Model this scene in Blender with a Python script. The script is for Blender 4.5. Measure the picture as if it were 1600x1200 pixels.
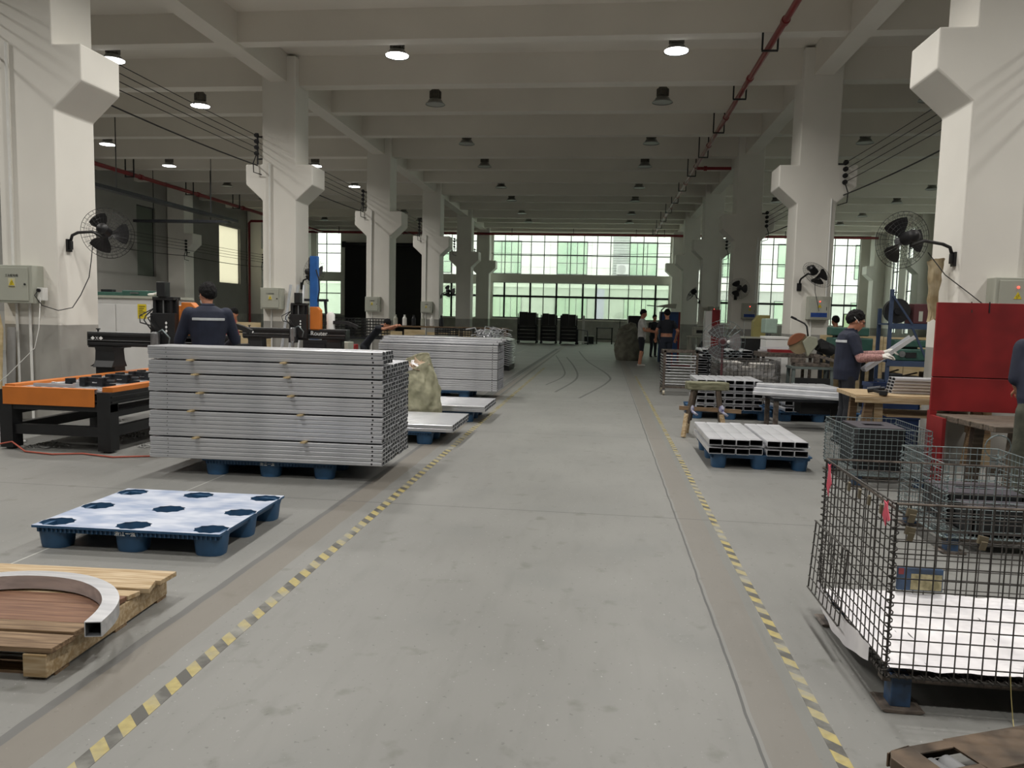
import bpy, bmesh, math, random
from mathutils import Vector, Matrix, Euler, noise
random.seed(7)
R = math.radians
SKY, EXPO, LAMP_W = 3.6, 0.1, 92
PI = math.pi
scene = bpy.context.scene
for o in list(bpy.data.objects): bpy.data.objects.remove(o)
C = scene.collection
# ---------------------------------------------------------------- camera
cam_d = bpy.data.cameras.new('camera'); cam = bpy.data.objects.new('camera', cam_d); C.objects.link(cam)
cam_d.sensor_fit = 'HORIZONTAL'; cam_d.sensor_width = 36.0; cam_d.lens = 36.0*1191.39/1600.0
cam_d.clip_start = 0.05; cam_d.clip_end = 400
YAW, PITCH, ROLL = .1170, .0904, .0237
_f = Vector((-math.sin(YAW)*math.cos(PITCH), math.cos(YAW)*math.cos(PITCH), -math.sin(PITCH)))
_r = Vector((math.cos(YAW), math.sin(YAW), 0)); _u = _r.cross(_f)
_r2 = _r*math.cos(ROLL)+_u*math.sin(ROLL); _u2 = _u*math.cos(ROLL)-_r*math.sin(ROLL)
_m = Matrix((_r2, _u2, -_f)).transposed().to_4x4(); _m.translation = Vector((0, 0, 1.5))
cam.matrix_world = _m
scene.camera = cam
# ---------------------------------------------------------------- world, exposure
wd = bpy.data.worlds.new('overcast_sky'); scene.world = wd; wd.use_nodes = True
bg = wd.node_tree.nodes['Background']; bg.inputs[0].default_value = (1.0, 1.0, .985, 1); bg.inputs[1].default_value = SKY
vs = scene.view_settings
scene.display_settings.display_device = 'sRGB'
vs.view_transform = 'Standard'; vs.look = 'None'; vs.gamma = 1; vs.use_curve_mapping = False; vs.exposure = EXPO
scene.cycles.use_denoising = True
scene.cycles.max_bounces = 6; scene.cycles.diffuse_bounces = 4; scene.cycles.glossy_bounces = 2; scene.cycles.adaptive_threshold = .05; scene.cycles.transparent_max_bounces = 16
scene.cycles.sample_clamp_indirect = 6
# ---------------------------------------------------------------- mesh helper
def basis(d):
    d = d.normalized(); a = Vector((0, 0, 1)) if abs(d.z) < .9 else Vector((1, 0, 0))
    x = a.cross(d).normalized(); return x, d.cross(x)
class G:
    def __init__(s): s.v = []; s.f = []; s.m = []
    def add(s, vs, fs, m=0):
        b = len(s.v); s.v += [tuple(p) for p in vs]; s.f += [[b+i for i in f] for f in fs]; s.m += [m]*len(fs); return s
    def box(s, x0, x1, y0, y1, z0, z1, m=0):
        return s.add([(x0,y0,z0),(x1,y0,z0),(x1,y1,z0),(x0,y1,z0),(x0,y0,z1),(x1,y0,z1),(x1,y1,z1),(x0,y1,z1)],
                     [(3,2,1,0),(4,5,6,7),(0,1,5,4),(1,2,6,5),(2,3,7,6),(3,0,4,7)], m)
    def obox(s, c, size, e=(0,0,0), m=0):
        E = e if isinstance(e, Matrix) else Euler(e).to_matrix(); c = Vector(c); h = [k/2 for k in size]
        p = [c+E@Vector((a*h[0], b*h[1], d*h[2])) for d in (-1,1) for a, b in ((-1,-1),(1,-1),(1,1),(-1,1))]
        return s.add(p, [(3,2,1,0),(4,5,6,7),(0,1,5,4),(1,2,6,5),(2,3,7,6),(3,0,4,7)], m)
    def bar(s, p0, p1, w, h, m=0, up=(0,0,1)):
        p0 = Vector(p0); p1 = Vector(p1); d = (p1-p0); L = d.length; d.normalize(); up = Vector(up)
        if abs(d.dot(up)) > .98: up = Vector((0,1,0))
        x = d.cross(up).normalized(); z = x.cross(d)
        return s.obox((p0+p1)/2, (w, L, h), Matrix((x, d, z)).transposed(), m)
    def cyl(s, p0, p1, r0, r1=None, n=12, m=0, cap=True):
        p0 = Vector(p0); p1 = Vector(p1); r1 = r0 if r1 is None else r1; x, y = basis(p1-p0); vs = []
        for p, r in ((p0, r0), (p1, r1)):
            vs += [p+(x*math.cos(2*PI*i/n)+y*math.sin(2*PI*i/n))*r for i in range(n)]
        fs = [(i, (i+1) % n, n+(i+1) % n, n+i) for i in range(n)]
        if cap: fs += [tuple(range(n-1, -1, -1)), tuple(range(n, 2*n))]
        return s.add(vs, fs, m)
    def tube(s, pts, r, n=6, m=0, closed=False, cap=True):
        P = [Vector(p) for p in pts]; N = len(P); vs = []
        rr = r if isinstance(r, (list, tuple)) else [r]*N
        t0 = (P[1]-P[0]).normalized(); x, y = basis(t0); pt = t0
        for i in range(N):
            a = P[i-1] if (i > 0 or closed) else P[i]; b = P[(i+1) % N] if (i < N-1 or closed) else P[i]
            t = (b-a).normalized() if (b-a).length > 1e-9 else pt
            q = pt.rotation_difference(t); x = q@x; y = q@y; pt = t
            vs += [P[i]+(x*math.cos(2*PI*k/n)+y*math.sin(2*PI*k/n))*rr[i] for k in range(n)]
        fs = []
        for i in range(N if closed else N-1):
            a = i*n; b = ((i+1) % N)*n
            fs += [(a+k, a+(k+1) % n, b+(k+1) % n, b+k) for k in range(n)]
        if cap and not closed: fs += [tuple(range(n-1, -1, -1)), tuple((N-1)*n+k for k in range(n))]
        return s.add(vs, fs, m)
    def lathe(s, prof, n=16, c=(0,0,0), M=None, m=0):
        c = Vector(c); vs = []; N = len(prof)
        for r, z in prof:
            for i in range(n):
                p = Vector((r*math.cos(2*PI*i/n), r*math.sin(2*PI*i/n), z)); vs.append(c+(M@p if M else p))
        fs = [(j*n+i, j*n+(i+1) % n, (j+1)*n+(i+1) % n, (j+1)*n+i) for j in range(N-1) for i in range(n)]
        if prof[0][0] > 1e-6: fs.append(tuple(range(n-1, -1, -1)))
        if prof[-1][0] > 1e-6: fs.append(tuple((N-1)*n+i for i in range(n)))
        return s.add(vs, fs, m)
    def prism(s, poly, ax, a, b, m=0):
        n = len(poly)
        def P(p, t): return {'z': (p[0], p[1], t), 'y': (p[0], t, p[1]), 'x': (t, p[0], p[1])}[ax]
        vs = [P(p, a) for p in poly]+[P(p, b) for p in poly]
        fs = [(i, (i+1) % n, n+(i+1) % n, n+i) for i in range(n)]+[tuple(range(n-1, -1, -1)), tuple(range(n, 2*n))]
        return s.add(vs, fs, m)
    def ball(s, c, r, nu=12, nv=8, m=0, M=None):
        c = Vector(c); r = (r, r, r) if not isinstance(r, (tuple, list)) else r; vs = []
        for j in range(nv+1):
            t = PI*j/nv
            for i in range(nu):
                p = Vector((r[0]*math.sin(t)*math.cos(2*PI*i/nu), r[1]*math.sin(t)*math.sin(2*PI*i/nu), r[2]*math.cos(t)))
                vs.append(c+(M@p if M else p))
        fs = [(j*nu+i, (j+1)*nu+i, (j+1)*nu+(i+1) % nu, j*nu+(i+1) % nu) for j in range(nv) for i in range(nu)]
        return s.add(vs, fs, m)
    def surf(s, fn, nu, nv, m=0, closed_u=False):
        vs = [fn(i/(nu if closed_u else nu-1), j/(nv-1)) for j in range(nv) for i in range(nu)]
        fs = [(j*nu+i, j*nu+(i+1) % nu, (j+1)*nu+(i+1) % nu, (j+1)*nu+i) for j in range(nv-1) for i in range(nu if closed_u else nu-1)]
        return s.add(vs, fs, m)
    def mesh(s, name, mats, smooth=False):
        me = bpy.data.meshes.new(name); me.from_pydata(s.v, [], s.f)
        for k in (mats if isinstance(mats, (list, tuple)) else [mats]): me.materials.append(k)
        if any(s.m): me.polygons.foreach_set('material_index', s.m)
        bm = bmesh.new(); bm.from_mesh(me); bmesh.ops.remove_doubles(bm, verts=bm.verts, dist=1e-6)
        bmesh.ops.recalc_face_normals(bm, faces=bm.faces); bm.to_mesh(me); bm.free()
        if smooth:
            me.polygons.foreach_set('use_smooth', [True]*len(me.polygons))
            if smooth is not True: me.set_sharp_from_angle(angle=R(smooth))
        me.update(); return me
    def build(s, name, mats, parent=None, smooth=False, bev=0, loc=None, rot=None):
        return link(name, s.mesh(name, mats, smooth), parent, bev, loc, rot)
def link(name, me, parent=None, bev=0, loc=None, rot=None):
    o = bpy.data.objects.new(name, me); C.objects.link(o); o.parent = parent
    if loc is not None: o.location = loc
    if rot is not None: o.rotation_euler = rot
    if bev:
        md = o.modifiers.new('bevel', 'BEVEL'); md.width = bev; md.segments = 2; md.limit_method = 'ANGLE'; md.angle_limit = R(40)
    return o
def tag(o, label=None, cat=None, group=None, kind=None):
    if label: o['label'] = label
    if cat: o['category'] = cat
    if group: o['group'] = group
    if kind: o['kind'] = kind
    return o
def T(name, label, cat, loc=(0,0,0), rz=0, group=None):
    o = bpy.data.objects.new(name, None); C.objects.link(o); o.empty_display_size = .1
    o.location = loc; o.rotation_euler = (0, 0, rz); return tag(o, label, cat, group)
def stuff(o): o['kind'] = 'stuff'; return o
KIDS = {}
def dup(o, loc=None, rz=None, label=None, group=None, parent=None):
    c = o.copy(); C.objects.link(c); c.parent = parent
    if loc is not None: c.location = loc
    if rz is not None: c.rotation_euler = (0, 0, rz)
    if label: c['label'] = label
    if group: c['group'] = group
    for ch in list(o.children): dup(ch, parent=c)
    return c
def inst(name, me, loc, label, cat, group=None, rot=None):
    o = link(name, me, None, 0, loc, rot); return tag(o, label, cat, group)
_fonts = {}
def text_mesh(s, size, depth=.0005):
    cu = bpy.data.curves.new('lettering', 'FONT'); cu.body = s; cu.size = size; cu.extrude = depth; cu.align_x = 'CENTER'; cu.align_y = 'CENTER'
    o = bpy.data.objects.new('tmp', cu); C.objects.link(o); dg = bpy.context.evaluated_depsgraph_get(); dg.update()
    me = bpy.data.meshes.new_from_object(o.evaluated_get(dg)); bpy.data.objects.remove(o); return me
def text(s, size, mat, parent, loc, rot, name='lettering'):
    me = text_mesh(s, size); me.materials.clear(); me.materials.append(mat); return link(name, me, parent, 0, loc, rot)
FRONT = (R(90), 0, 0)          # lettering that faces -Y
# ---------------------------------------------------------------- materials
def lin(h):
    if isinstance(h, str):
        h = [int(h[i:i+2], 16)/255 for i in (0, 2, 4)]
        return tuple(((c+.055)/1.055)**2.4 if c > .04045 else c/12.92 for c in h)
    return tuple(h)
def mat(name, col, rough=.6, metal=0, var=.12, scale=6, bump=0, bscale=40, col2=None, spec=.5, stretch=None, emit=0, coat=0):
    m = bpy.data.materials.new(name); m.use_nodes = True; nt = m.node_tree; b = nt.nodes['Principled BSDF']
    c = lin(col); c2 = lin(col2) if col2 else tuple(min(1, k*(1-var)) for k in c)
    tc = nt.nodes.new('ShaderNodeTexCoord'); nz = nt.nodes.new('ShaderNodeTexNoise'); nz.inputs['Scale'].default_value = scale; nz.inputs['Detail'].default_value = 2
    src = tc.outputs['Object']
    if stretch:
        mp = nt.nodes.new('ShaderNodeMapping'); mp.inputs['Scale'].default_value = stretch; nt.links.new(src, mp.inputs['Vector']); src = mp.outputs['Vector']
    nt.links.new(src, nz.inputs['Vector'])
    rp = nt.nodes.new('ShaderNodeValToRGB'); rp.color_ramp.elements[0].position = .36; rp.color_ramp.elements[1].position = .66
    rp.color_ramp.elements[0].color = (*c2, 1); rp.color_ramp.elements[1].color = (*c, 1)
    nt.links.new(nz.outputs['Fac'], rp.inputs['Fac']); nt.links.new(rp.outputs['Color'], b.inputs['Base Color'])
    b.inputs['Roughness'].default_value = rough; b.inputs['Metallic'].default_value = metal; b.inputs['Specular IOR Level'].default_value = spec
    if coat: b.inputs['Coat Weight'].default_value = coat
    if bump:
        n2 = nt.nodes.new('ShaderNodeTexNoise'); n2.inputs['Scale'].default_value = bscale; nt.links.new(src, n2.inputs['Vector'])
        bp = nt.nodes.new('ShaderNodeBump'); bp.inputs['Strength'].default_value = bump; bp.inputs['Distance'].default_value = .01
        nt.links.new(n2.outputs['Fac'], bp.inputs['Height']); nt.links.new(bp.outputs['Normal'], b.inputs['Normal'])
    if emit: b.inputs['Emission Color'].default_value = (*c, 1); b.inputs['Emission Strength'].default_value = emit
    return m
def glassmat(name, tint, gloss=.08, haze=0.0):
    m = bpy.data.materials.new(name); m.use_nodes = True; nt = m.node_tree; nt.nodes.clear()
    out = nt.nodes.new('ShaderNodeOutputMaterial'); tr = nt.nodes.new('ShaderNodeBsdfTransparent'); gl = nt.nodes.new('ShaderNodeBsdfGlossy')
    nz = nt.nodes.new('ShaderNodeTexNoise'); nz.inputs['Scale'].default_value = .9; rp = nt.nodes.new('ShaderNodeValToRGB')
    t = lin(tint); rp.color_ramp.elements[0].color = (*[k*.93 for k in t], 1); rp.color_ramp.elements[1].color = (*t, 1)
    tc = nt.nodes.new('ShaderNodeTexCoord'); nt.links.new(tc.outputs['Object'], nz.inputs['Vector'])
    nt.links.new(nz.outputs['Fac'], rp.inputs['Fac']); nt.links.new(rp.outputs['Color'], tr.inputs['Color'])
    gl.inputs['Roughness'].default_value = .03
    mx = nt.nodes.new('ShaderNodeMixShader'); mx.inputs[0].default_value = gloss
    nt.links.new(tr.outputs[0], mx.inputs[1]); nt.links.new(gl.outputs[0], mx.inputs[2]); last = mx
    if haze:
        df = nt.nodes.new('ShaderNodeBsdfTranslucent'); df.inputs['Color'].default_value = (*t, 1)
        m2 = nt.nodes.new('ShaderNodeMixShader'); m2.inputs[0].default_value = haze
        nt.links.new(mx.outputs[0], m2.inputs[1]); nt.links.new(df.outputs[0], m2.inputs[2]); last = m2
    nt.links.new(last.outputs[0], out.inputs['Surface']); return m
W_PAINT = mat('white_wall_paint', 'e4e1d9', .75, var=.05, scale=1.2)
GREY_PAINT = mat('grey_dado_paint', 'a3a19b', .7, var=.16, scale=3)
CEIL = mat('ceiling_paint', 'e0dbd1', .85, var=.06, scale=.8)
BLACKM = mat('black_painted_metal', '1d1e20', .45, var=.3, scale=9)
DARKM = mat('dark_steel', '34363a', .42, .6, var=.25, scale=12)
WIREB = mat('dark_wire', '4a4744', .5, .35, var=.25, scale=30)
STEEL = mat('grey_steel', '9a9c9e', .38, .85, var=.2, scale=14)
GALV = mat('galvanised_wire', '8d9a9c', .4, .6, var=.25, scale=30)
RUST = mat('worn_steel', '6f655d', .55, .4, col2='4a443f', scale=22)
ALU = mat('bare_aluminium', 'd2d3d7', .3, .62, col2='bcbec3', scale=5, stretch=(.6, 6, 6))
ALU2 = mat('milled_aluminium', 'dadbe0', .32, .4, col2='c4c6ca', scale=4)
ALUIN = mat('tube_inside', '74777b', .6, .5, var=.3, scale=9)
ORANGE = mat('orange_painted_steel', 'c9742c', .5, var=.12, scale=5)
BLUEP = mat('blue_pallet_plastic', '2b5276', .5, var=.25, scale=8)
BLUEDUST = mat('dusty_blue_plastic', 'b9bfcc', .6, col2='8c99b2', scale=4.5, stretch=(1, 2.2, 1), bump=.1, bscale=20)
WOOD = mat('pale_pine', 'b8a588', .65, col2='977f5b', scale=4, stretch=(1.2, 14, 14), bump=.1, bscale=14)
WOODR = mat('reddish_plank', '7c5b45', .65, col2='614231', scale=4, stretch=(1, 16, 16), bump=.1, bscale=14)
WOODG = mat('weathered_plank', '8a7358', .7, col2='5f4a35', scale=4, stretch=(1, 18, 18), bump=.15, bscale=14)
PLY = mat('plywood', 'cbb894', .6, col2='b29d74', scale=2.5, stretch=(1, 1, 5))
RED = mat('red_painted_steel', '8e1f22', .5, col2='741619', scale=3)
REDP = mat('red_pipe_paint', '7f2024', .4, var=.2, scale=7)
BLUEM = mat('blue_painted_steel', '2c68b4', .45, var=.15, scale=6)
SHELFB = mat('slate_blue_steel', '33425c', .5, var=.2, scale=8)
GREENM = mat('machine_green', '33584e', .5, var=.15, scale=6)
GREYBOX = mat('grey_enamel', 'a9ab9f', .45, var=.06, scale=4)
WHITEE = mat('white_enamel', 'd6d6d4', .4, var=.06, scale=3)
YEL = mat('warning_yellow', 'd8c229', .5, var=.1, scale=20)
WHITEP = mat('white_plastic', 'e4e4e0', .45, var=.05, scale=9)
INK = mat('black_ink', '16161a', .6, var=.2, scale=20)
WHITEI = mat('white_print', 'e9ebea', .5, var=.05, scale=20)
RUBBER = mat('black_rubber', '18181a', .7, var=.25, scale=16)
SKIN = mat('skin', 'b98468', .55, col2='a87058', scale=14)
HAIR = mat('black_hair', '0e0c0e', .75, var=.4, scale=40, bump=.8, bscale=80, spec=.25)
NAVY = mat('navy_workwear', '1d2438', .8, col2='151b2e', scale=7, bump=.25, bscale=16)
TROU = mat('dark_trousers', '22252c', .85, col2='191b21', scale=7, bump=.25, bscale=14)
SACK = mat('woven_sack', '98967f', .75, col2='77765f', scale=6, bump=1.0, bscale=13)
PAPER = mat('paper_scrap', 'b9a48d', .8, col2='9b8470', scale=8)
SHEETW = mat('white_wrapping_sheet', 'e8e6e8', .7, col2='d6d4d8', scale=7, bump=.3, bscale=9)
# ================================================================ STRUCTURE
XL, XR, CW, CD, Y1, BAY = -6.84, 3.85, .77, .76, 8.945, 7.5      # inner column faces, column width / depth
YF, XRW, XLW, YB, ZS = 46.6, 15.5, -18.9, -9.0, 7.05            # far wall, side walls, back wall, slab
def floor_mat():
    m = mat('concrete_floor', '7b7b78', .5, var=.12, scale=.9)
    nt = m.node_tree; b = nt.nodes['Principled BSDF']; L = nt.links
    N = lambda t: nt.nodes.new(t)
    tc = [n for n in nt.nodes if n.type == 'TEX_COORD'][0]
    base = b.inputs['Base Color'].links[0].from_socket
    sp = N('ShaderNodeSeparateXYZ'); L.new(tc.outputs['Object'], sp.inputs[0])
    wob = N('ShaderNodeTexNoise'); wob.inputs['Scale'].default_value = 3; L.new(tc.outputs['Object'], wob.inputs['Vector'])
    def mth(op, a, c=None):
        n = N('ShaderNodeMath'); n.operation = op
        for i, k in enumerate((a, c)):
            if k is None: continue
            if isinstance(k, (int, float)): n.inputs[i].default_value = k
            else: L.new(k, n.inputs[i])
        return n.outputs[0]
    wx = mth('ADD', sp.outputs['X'], mth('MULTIPLY', mth('SUBTRACT', wob.outputs['Fac'], .5), .022))
    def band(src, x0, x1): return mth('MULTIPLY', mth('GREATER_THAN', src, x0), mth('LESS_THAN', src, x1))
    def over(col, fac, c, k):
        mx = N('ShaderNodeMix'); mx.data_type = 'RGBA'; L.new(mth('MULTIPLY', fac, k), mx.inputs['Factor']); L.new(col, mx.inputs[6])
        mx.inputs[7].default_value = (*lin(c), 1); return mx.outputs[2]
    # streaky stains along the aisle, dark scuffs, spots
    st = N('ShaderNodeTexNoise'); mp = N('ShaderNodeMapping'); mp.inputs['Scale'].default_value = (2.2, .5, 1); L.new(tc.outputs['Object'], mp.inputs[0]); L.new(mp.outputs[0], st.inputs['Vector']); st.inputs['Detail'].default_value = 4
    r1 = N('ShaderNodeValToRGB'); r1.color_ramp.elements[0].position = .52; r1.color_ramp.elements[1].position = .75; L.new(st.outputs['Fac'], r1.inputs[0])
    c = over(base, r1.outputs['Color'], '636460', .28)
    v = N('ShaderNodeTexNoise'); v.inputs['Scale'].default_value = 5.5; v.inputs['Detail'].default_value = 6; L.new(tc.outputs['Object'], v.inputs['Vector'])
    r2 = N('ShaderNodeValToRGB'); r2.color_ramp.elements[0].position = .62; r2.color_ramp.elements[1].position = .72; L.new(v.outputs['Fac'], r2.inputs[0])
    c = over(c, r2.outputs['Color'], '56574f', .5)
    for sc_, lo, hi, col, k in ((38, .68, .73, '4c4d4b', .55), (55, .70, .75, 'b9bab6', .5), (1.6, .55, .7, '6c6e6c', .35)):
        w2 = N('ShaderNodeTexNoise'); w2.inputs['Scale'].default_value = sc_; w2.inputs['Detail'].default_value = 2; L.new(tc.outputs['Object'], w2.inputs['Vector'])
        r3 = N('ShaderNodeValToRGB'); r3.color_ramp.elements[0].position = lo; r3.color_ramp.elements[1].position = hi; L.new(w2.outputs['Fac'], r3.inputs[0]); c = over(c, r3.outputs['Color'], col, k)
    c = over(c, band(wx, -1.985, -1.80), '6b645a', .65); c = over(c, band(wx, -2.03, -1.985), '525251', .8)
    c = over(c, band(wx, .615, .79), '69635b', .55); c = over(c, band(wx, .79, .84), '676864', .6)
    sx = sp.outputs['X']; sy = sp.outputs['Y']
    c = over(c, band(wx, .588, .600), '3f4040', .8)
    c = over(c, band(sx, -3.356, -3.344), 'b9bab5', .6)
    for y in (-2.5, 1.6, 5.75, 9.6, 13.4, 17.3, 21.2, 25.2, 29.2, 33.2): c = over(c, band(sy, y-.007, y+.007), '505150', .85)
    L.new(c, b.inputs['Base Color']); return m
FLOORM = floor_mat()
g = G().box(XLW-.2, XRW+.2, YB-.2, YF+.2, -.15, 0); fl = tag(g.build('floor', FLOORM), 'grey concrete workshop floor with scuffs and worn brown strips', 'floor', kind='structure')
# striped floor tape: flat printed strip
def tape_mat():
    m = mat('hazard_tape', 'a3965f', .55, var=.2, scale=30); nt = m.node_tree; b = nt.nodes['Principled BSDF']; L = nt.links
    base = b.inputs['Base Color'].links[0].from_socket; N = nt.nodes.new
    tc = [n for n in nt.nodes if n.type == 'TEX_COORD'][0]; sp = N('ShaderNodeSeparateXYZ'); L.new(tc.outputs['Object'], sp.inputs[0])
    a = N('ShaderNodeMath'); a.operation = 'ADD'; L.new(sp.outputs['X'], a.inputs[0]); L.new(sp.outputs['Y'], a.inputs[1])
    w = N('ShaderNodeMath'); w.operation = 'MODULO'; L.new(a.outputs[0], w.inputs[0]); w.inputs[1].default_value = .15
    k = N('ShaderNodeMath'); k.operation = 'GREATER_THAN'; L.new(w.outputs[0], k.inputs[0]); k.inputs[1].default_value = .075
    nz = N('ShaderNodeTexNoise'); nz.inputs['Scale'].default_value = 5; nz.inputs['Detail'].default_value = 6; L.new(tc.outputs['Object'], nz.inputs['Vector'])
    mx = N('ShaderNodeMix'); mx.data_type = 'RGBA'; L.new(k.outputs[0], mx.inputs['Factor']); L.new(base, mx.inputs[6]); mx.inputs[7].default_value = (*lin('4b4a46'), 1)
    wr = N('ShaderNodeValToRGB'); wr.color_ramp.elements[0].position = .46; wr.color_ramp.elements[1].position = .68; L.new(nz.outputs['Fac'], wr.inputs[0])
    m2 = N('ShaderNodeMix'); m2.data_type = 'RGBA'; L.new(wr.outputs['Color'], m2.inputs['Factor']); L.new(mx.outputs[2], m2.inputs[6]); m2.inputs[7].default_value = (*lin('85857f'), 1)
    L.new(m2.outputs[2], b.inputs['Base Color']); return m
TAPE = tape_mat()
for nm, x0, x1, y1, lb in (('l', -1.68, -1.612, 22, 'yellow and black hazard tape along the left edge of the aisle'), ('r', .843, .893, 20, 'worn yellow and black hazard tape along the right edge of the aisle')):
    g = G(); n = 24; ys = [1+(y1-1)*i/n for i in range(n+1)]
    for a, b_ in zip(ys, ys[1:]): g.box(x0+random.uniform(-.002, .002), x1, a, b_, 0, .0012)
    tag(g.build('floor_tape', TAPE), lb, 'tape')
# curved tyre marks, thin rubber film on the concrete
TYRE = mat('tyre_rubber_film', '666866', .7, var=.2, scale=8)
def mark(pts, w):
    P = []; k = 8
    for i in range(len(pts)-1):
        p0 = pts[max(i-1, 0)]; p1 = pts[i]; p2 = pts[i+1]; p3 = pts[min(i+2, len(pts)-1)]
        for j in range(k):
            t = j/k; P.append(tuple(.5*((2*p1[q])+(-p0[q]+p2[q])*t+(2*p0[q]-5*p1[q]+4*p2[q]-p3[q])*t*t+(-p0[q]+3*p1[q]-3*p2[q]+p3[q])*t**3) for q in (0, 1)))
    P.append(pts[-1]); vs = []
    for i, p in enumerate(P):
        a = P[max(i-1, 0)]; b_ = P[min(i+1, len(P)-1)]; d = Vector((b_[0]-a[0], b_[1]-a[1])).normalized()
        vs += [(p[0]-d.y*w/2, p[1]+d.x*w/2, .0009), (p[0]+d.y*w/2, p[1]-d.x*w/2, .0009)]
    n = len(P); G().add(vs, [(2*i, 2*i+1, 2*i+3, 2*i+2) for i in range(n-1)]).build('tyre_mark', TYRE, fl)
mark([(-2.1, 13.5), (-2.12, 18), (-2.1, 24), (-2.05, 35)], .13)
mark([(-1.86, 14), (-1.87, 20), (-1.85, 33)], .05)
mark([(-.4, 14), (.12, 17.5), (.16, 20), (-.5, 26), (-1.0, 33)], .05)
mark([(-1.2, 16.5), (-.95, 19), (-1.1, 22), (-1.75, 29)], .04)
mark([(-.9, 15), (-.6, 18.5), (-.8, 22.5), (-1.3, 28)], .05)
# ceiling slab and beams
tag(G().box(XLW-.2, XRW+.2, YB-.2, YF+.2, ZS, ZS+.2).build('ceiling', CEIL), kind='structure')
XM = XL-CW/2; XP = XR+CW/2; XLL = -18.1-CW/2; XRR = XRW
rows = (XLL, XM, XP)
def beam(x0, x1, y0, y1, z0, lb):
    tag(G().box(x0, x1, y0, y1, z0, ZS).build('ceiling_beam', CEIL), lb, 'beam', 'painted ceiling beams', 'structure')
ycol = [Y1+BAY*n for n in range(-2, 5)]+[45.15]
for y in ycol:
    for k, z in ((0, 6.42), (BAY/3, 6.5), (2*BAY/3, 6.5)):
        c = y+CD/2+k; w = .18 if k == 0 else .15
        if y > 45 and k > 0: continue
        if y == ycol[-2] and k > 5: c -= .5
        for a, b_ in ((XLW, XM-.19), (XM+.19, XP-.19), (XP+.19, XRW)):
            beam(a, b_, c-w, c+w, z, 'broad painted cross beam spanning between the lengthwise ceiling beams')
for x in rows[1:]:
    beam(x-.19, x+.19, YB, YF, 6.45, 'long painted beam running over the row of columns '+('left of the aisle' if x < 0 else 'right of the aisle'))
# columns with corbels
def column_mesh(x_sides=(-1, 1)):
    g = G(); h = CW/2; t = .383
    zr, zb, zt = 3.90, 4.247, 4.68
    g.box(-h, h, 0, CD, 0, 1.235, 1)
    poly = [(-h, 1.235), (h, 1.235)]
    poly += [(h, zr), (h+t, zb), (h+t, zt), (h, zt)] if 1 in x_sides else []
    poly += [(h, 7.0), (-h, 7.0)]
    poly += [(-h, zt), (-h-t, zt), (-h-t, zb), (-h, zr)] if -1 in x_sides else []
    g.prism(poly, 'y', 0, CD, 0); return g.mesh('column', [W_PAINT, GREY_PAINT])
cm = column_mesh(); cm_r = column_mesh((1,)); cm_l = column_mesh((-1,))
ordn = {0: 'nearest', 1: 'second', 2: 'third', 3: 'fourth', 4: 'fifth', 5: 'last'}
for i, n in enumerate(range(0, 6)):
    y = Y1+BAY*n if n < 5 else 45.15
    for x, me, side in ((XM, cm, 'left of the aisle'), (XP, cm, 'right of the aisle'), (XLL, cm_r, 'against the left side wall'), (XRW-.2, cm_l, 'against the right side wall')):
        if abs(x) > 10 and n < 2: continue
        o = link('column', me, None, .02, (x, y, 0))
        tag(o, ordn[n]+' white column with sloped brackets in the row '+side, 'column', 'white columns with brackets', 'structure')
# walls
def wall_holes(ax, c0, c1, u0, u1, holes, zt=ZS):
    """slab between c0..c1 along the wall's normal, from u0 to u1, with rectangular holes (u0,u1,z0,z1)"""
    us = sorted({u0, u1, *[h[0] for h in holes], *[h[1] for h in holes]}); zs = sorted({0, 1.235, zt, *[h[2] for h in holes], *[h[3] for h in holes]}); g = G()
    for a, b_ in zip(us, us[1:]):
        z_run = None; runs = []
        for z0, z1 in zip(zs, zs[1:]):
            if any(h[0] <= a+1e-6 and h[1] >= b_-1e-6 and h[2] <= z0+1e-6 and h[3] >= z1-1e-6 for h in holes): continue
            runs.append((z0, z1))
        for z0, z1 in runs:
            m = 1 if z1 <= 1.236 else 0
            if ax == 'y': g.box(a, b_, c0, c1, z0, z1, m)
            else: g.box(c0, c1, a, b_, z0, z1, m)
    return g
far_holes = [(XL+.02, XR-.02, 3.98, 6.42), (XL+.02, XR-.02, 1.32, 3.48), (-18.0, -16.45, 3.9, 6.4), (-18.0, -16.45, 1.30, 3.38),
             (-16.2, -11.2, 0, 5.5), (-10.2, -7.6, 3.9, 6.4), (-10.2, -7.6, 1.30, 3.38), (4.7, 14.62, 1.30, 6.45)]
tag(wall_holes('y', YF, YF+.24, XLW, XRW, far_holes).build('wall_far', [W_PAINT, GREY_PAINT]), kind='structure')
G().box(XL, XR, YF-.12, YF, 3.5, 3.96).build('band_beam', W_PAINT, bpy.data.objects['wall_far'])
rw = [(44.15-2.05*i-1.1, 44.15-2.05*i, 1.0, 6.4) for i in range(12)]
tag(wall_holes('x', XRW, XRW+.24, YB, YF, rw).build('wall_right', [W_PAINT, GREY_PAINT]), kind='structure')
lwh = [(36.0, 38.2, 2.75, 5.6), (29.3, 30.6, 2.75, 5.6)]
LGREY = mat('dim_grey_paint', '8d8b86', .8, var=.06, scale=1.5)
tag(wall_holes('x', XLW-.24, XLW, YB, YF, lwh).build('wall_left', [LGREY, GREY_PAINT]), kind='structure')
tag(G().box(XLW, XRW, YB-.24, YB, 0, ZS).build('wall_back', W_PAINT), kind='structure')
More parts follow.
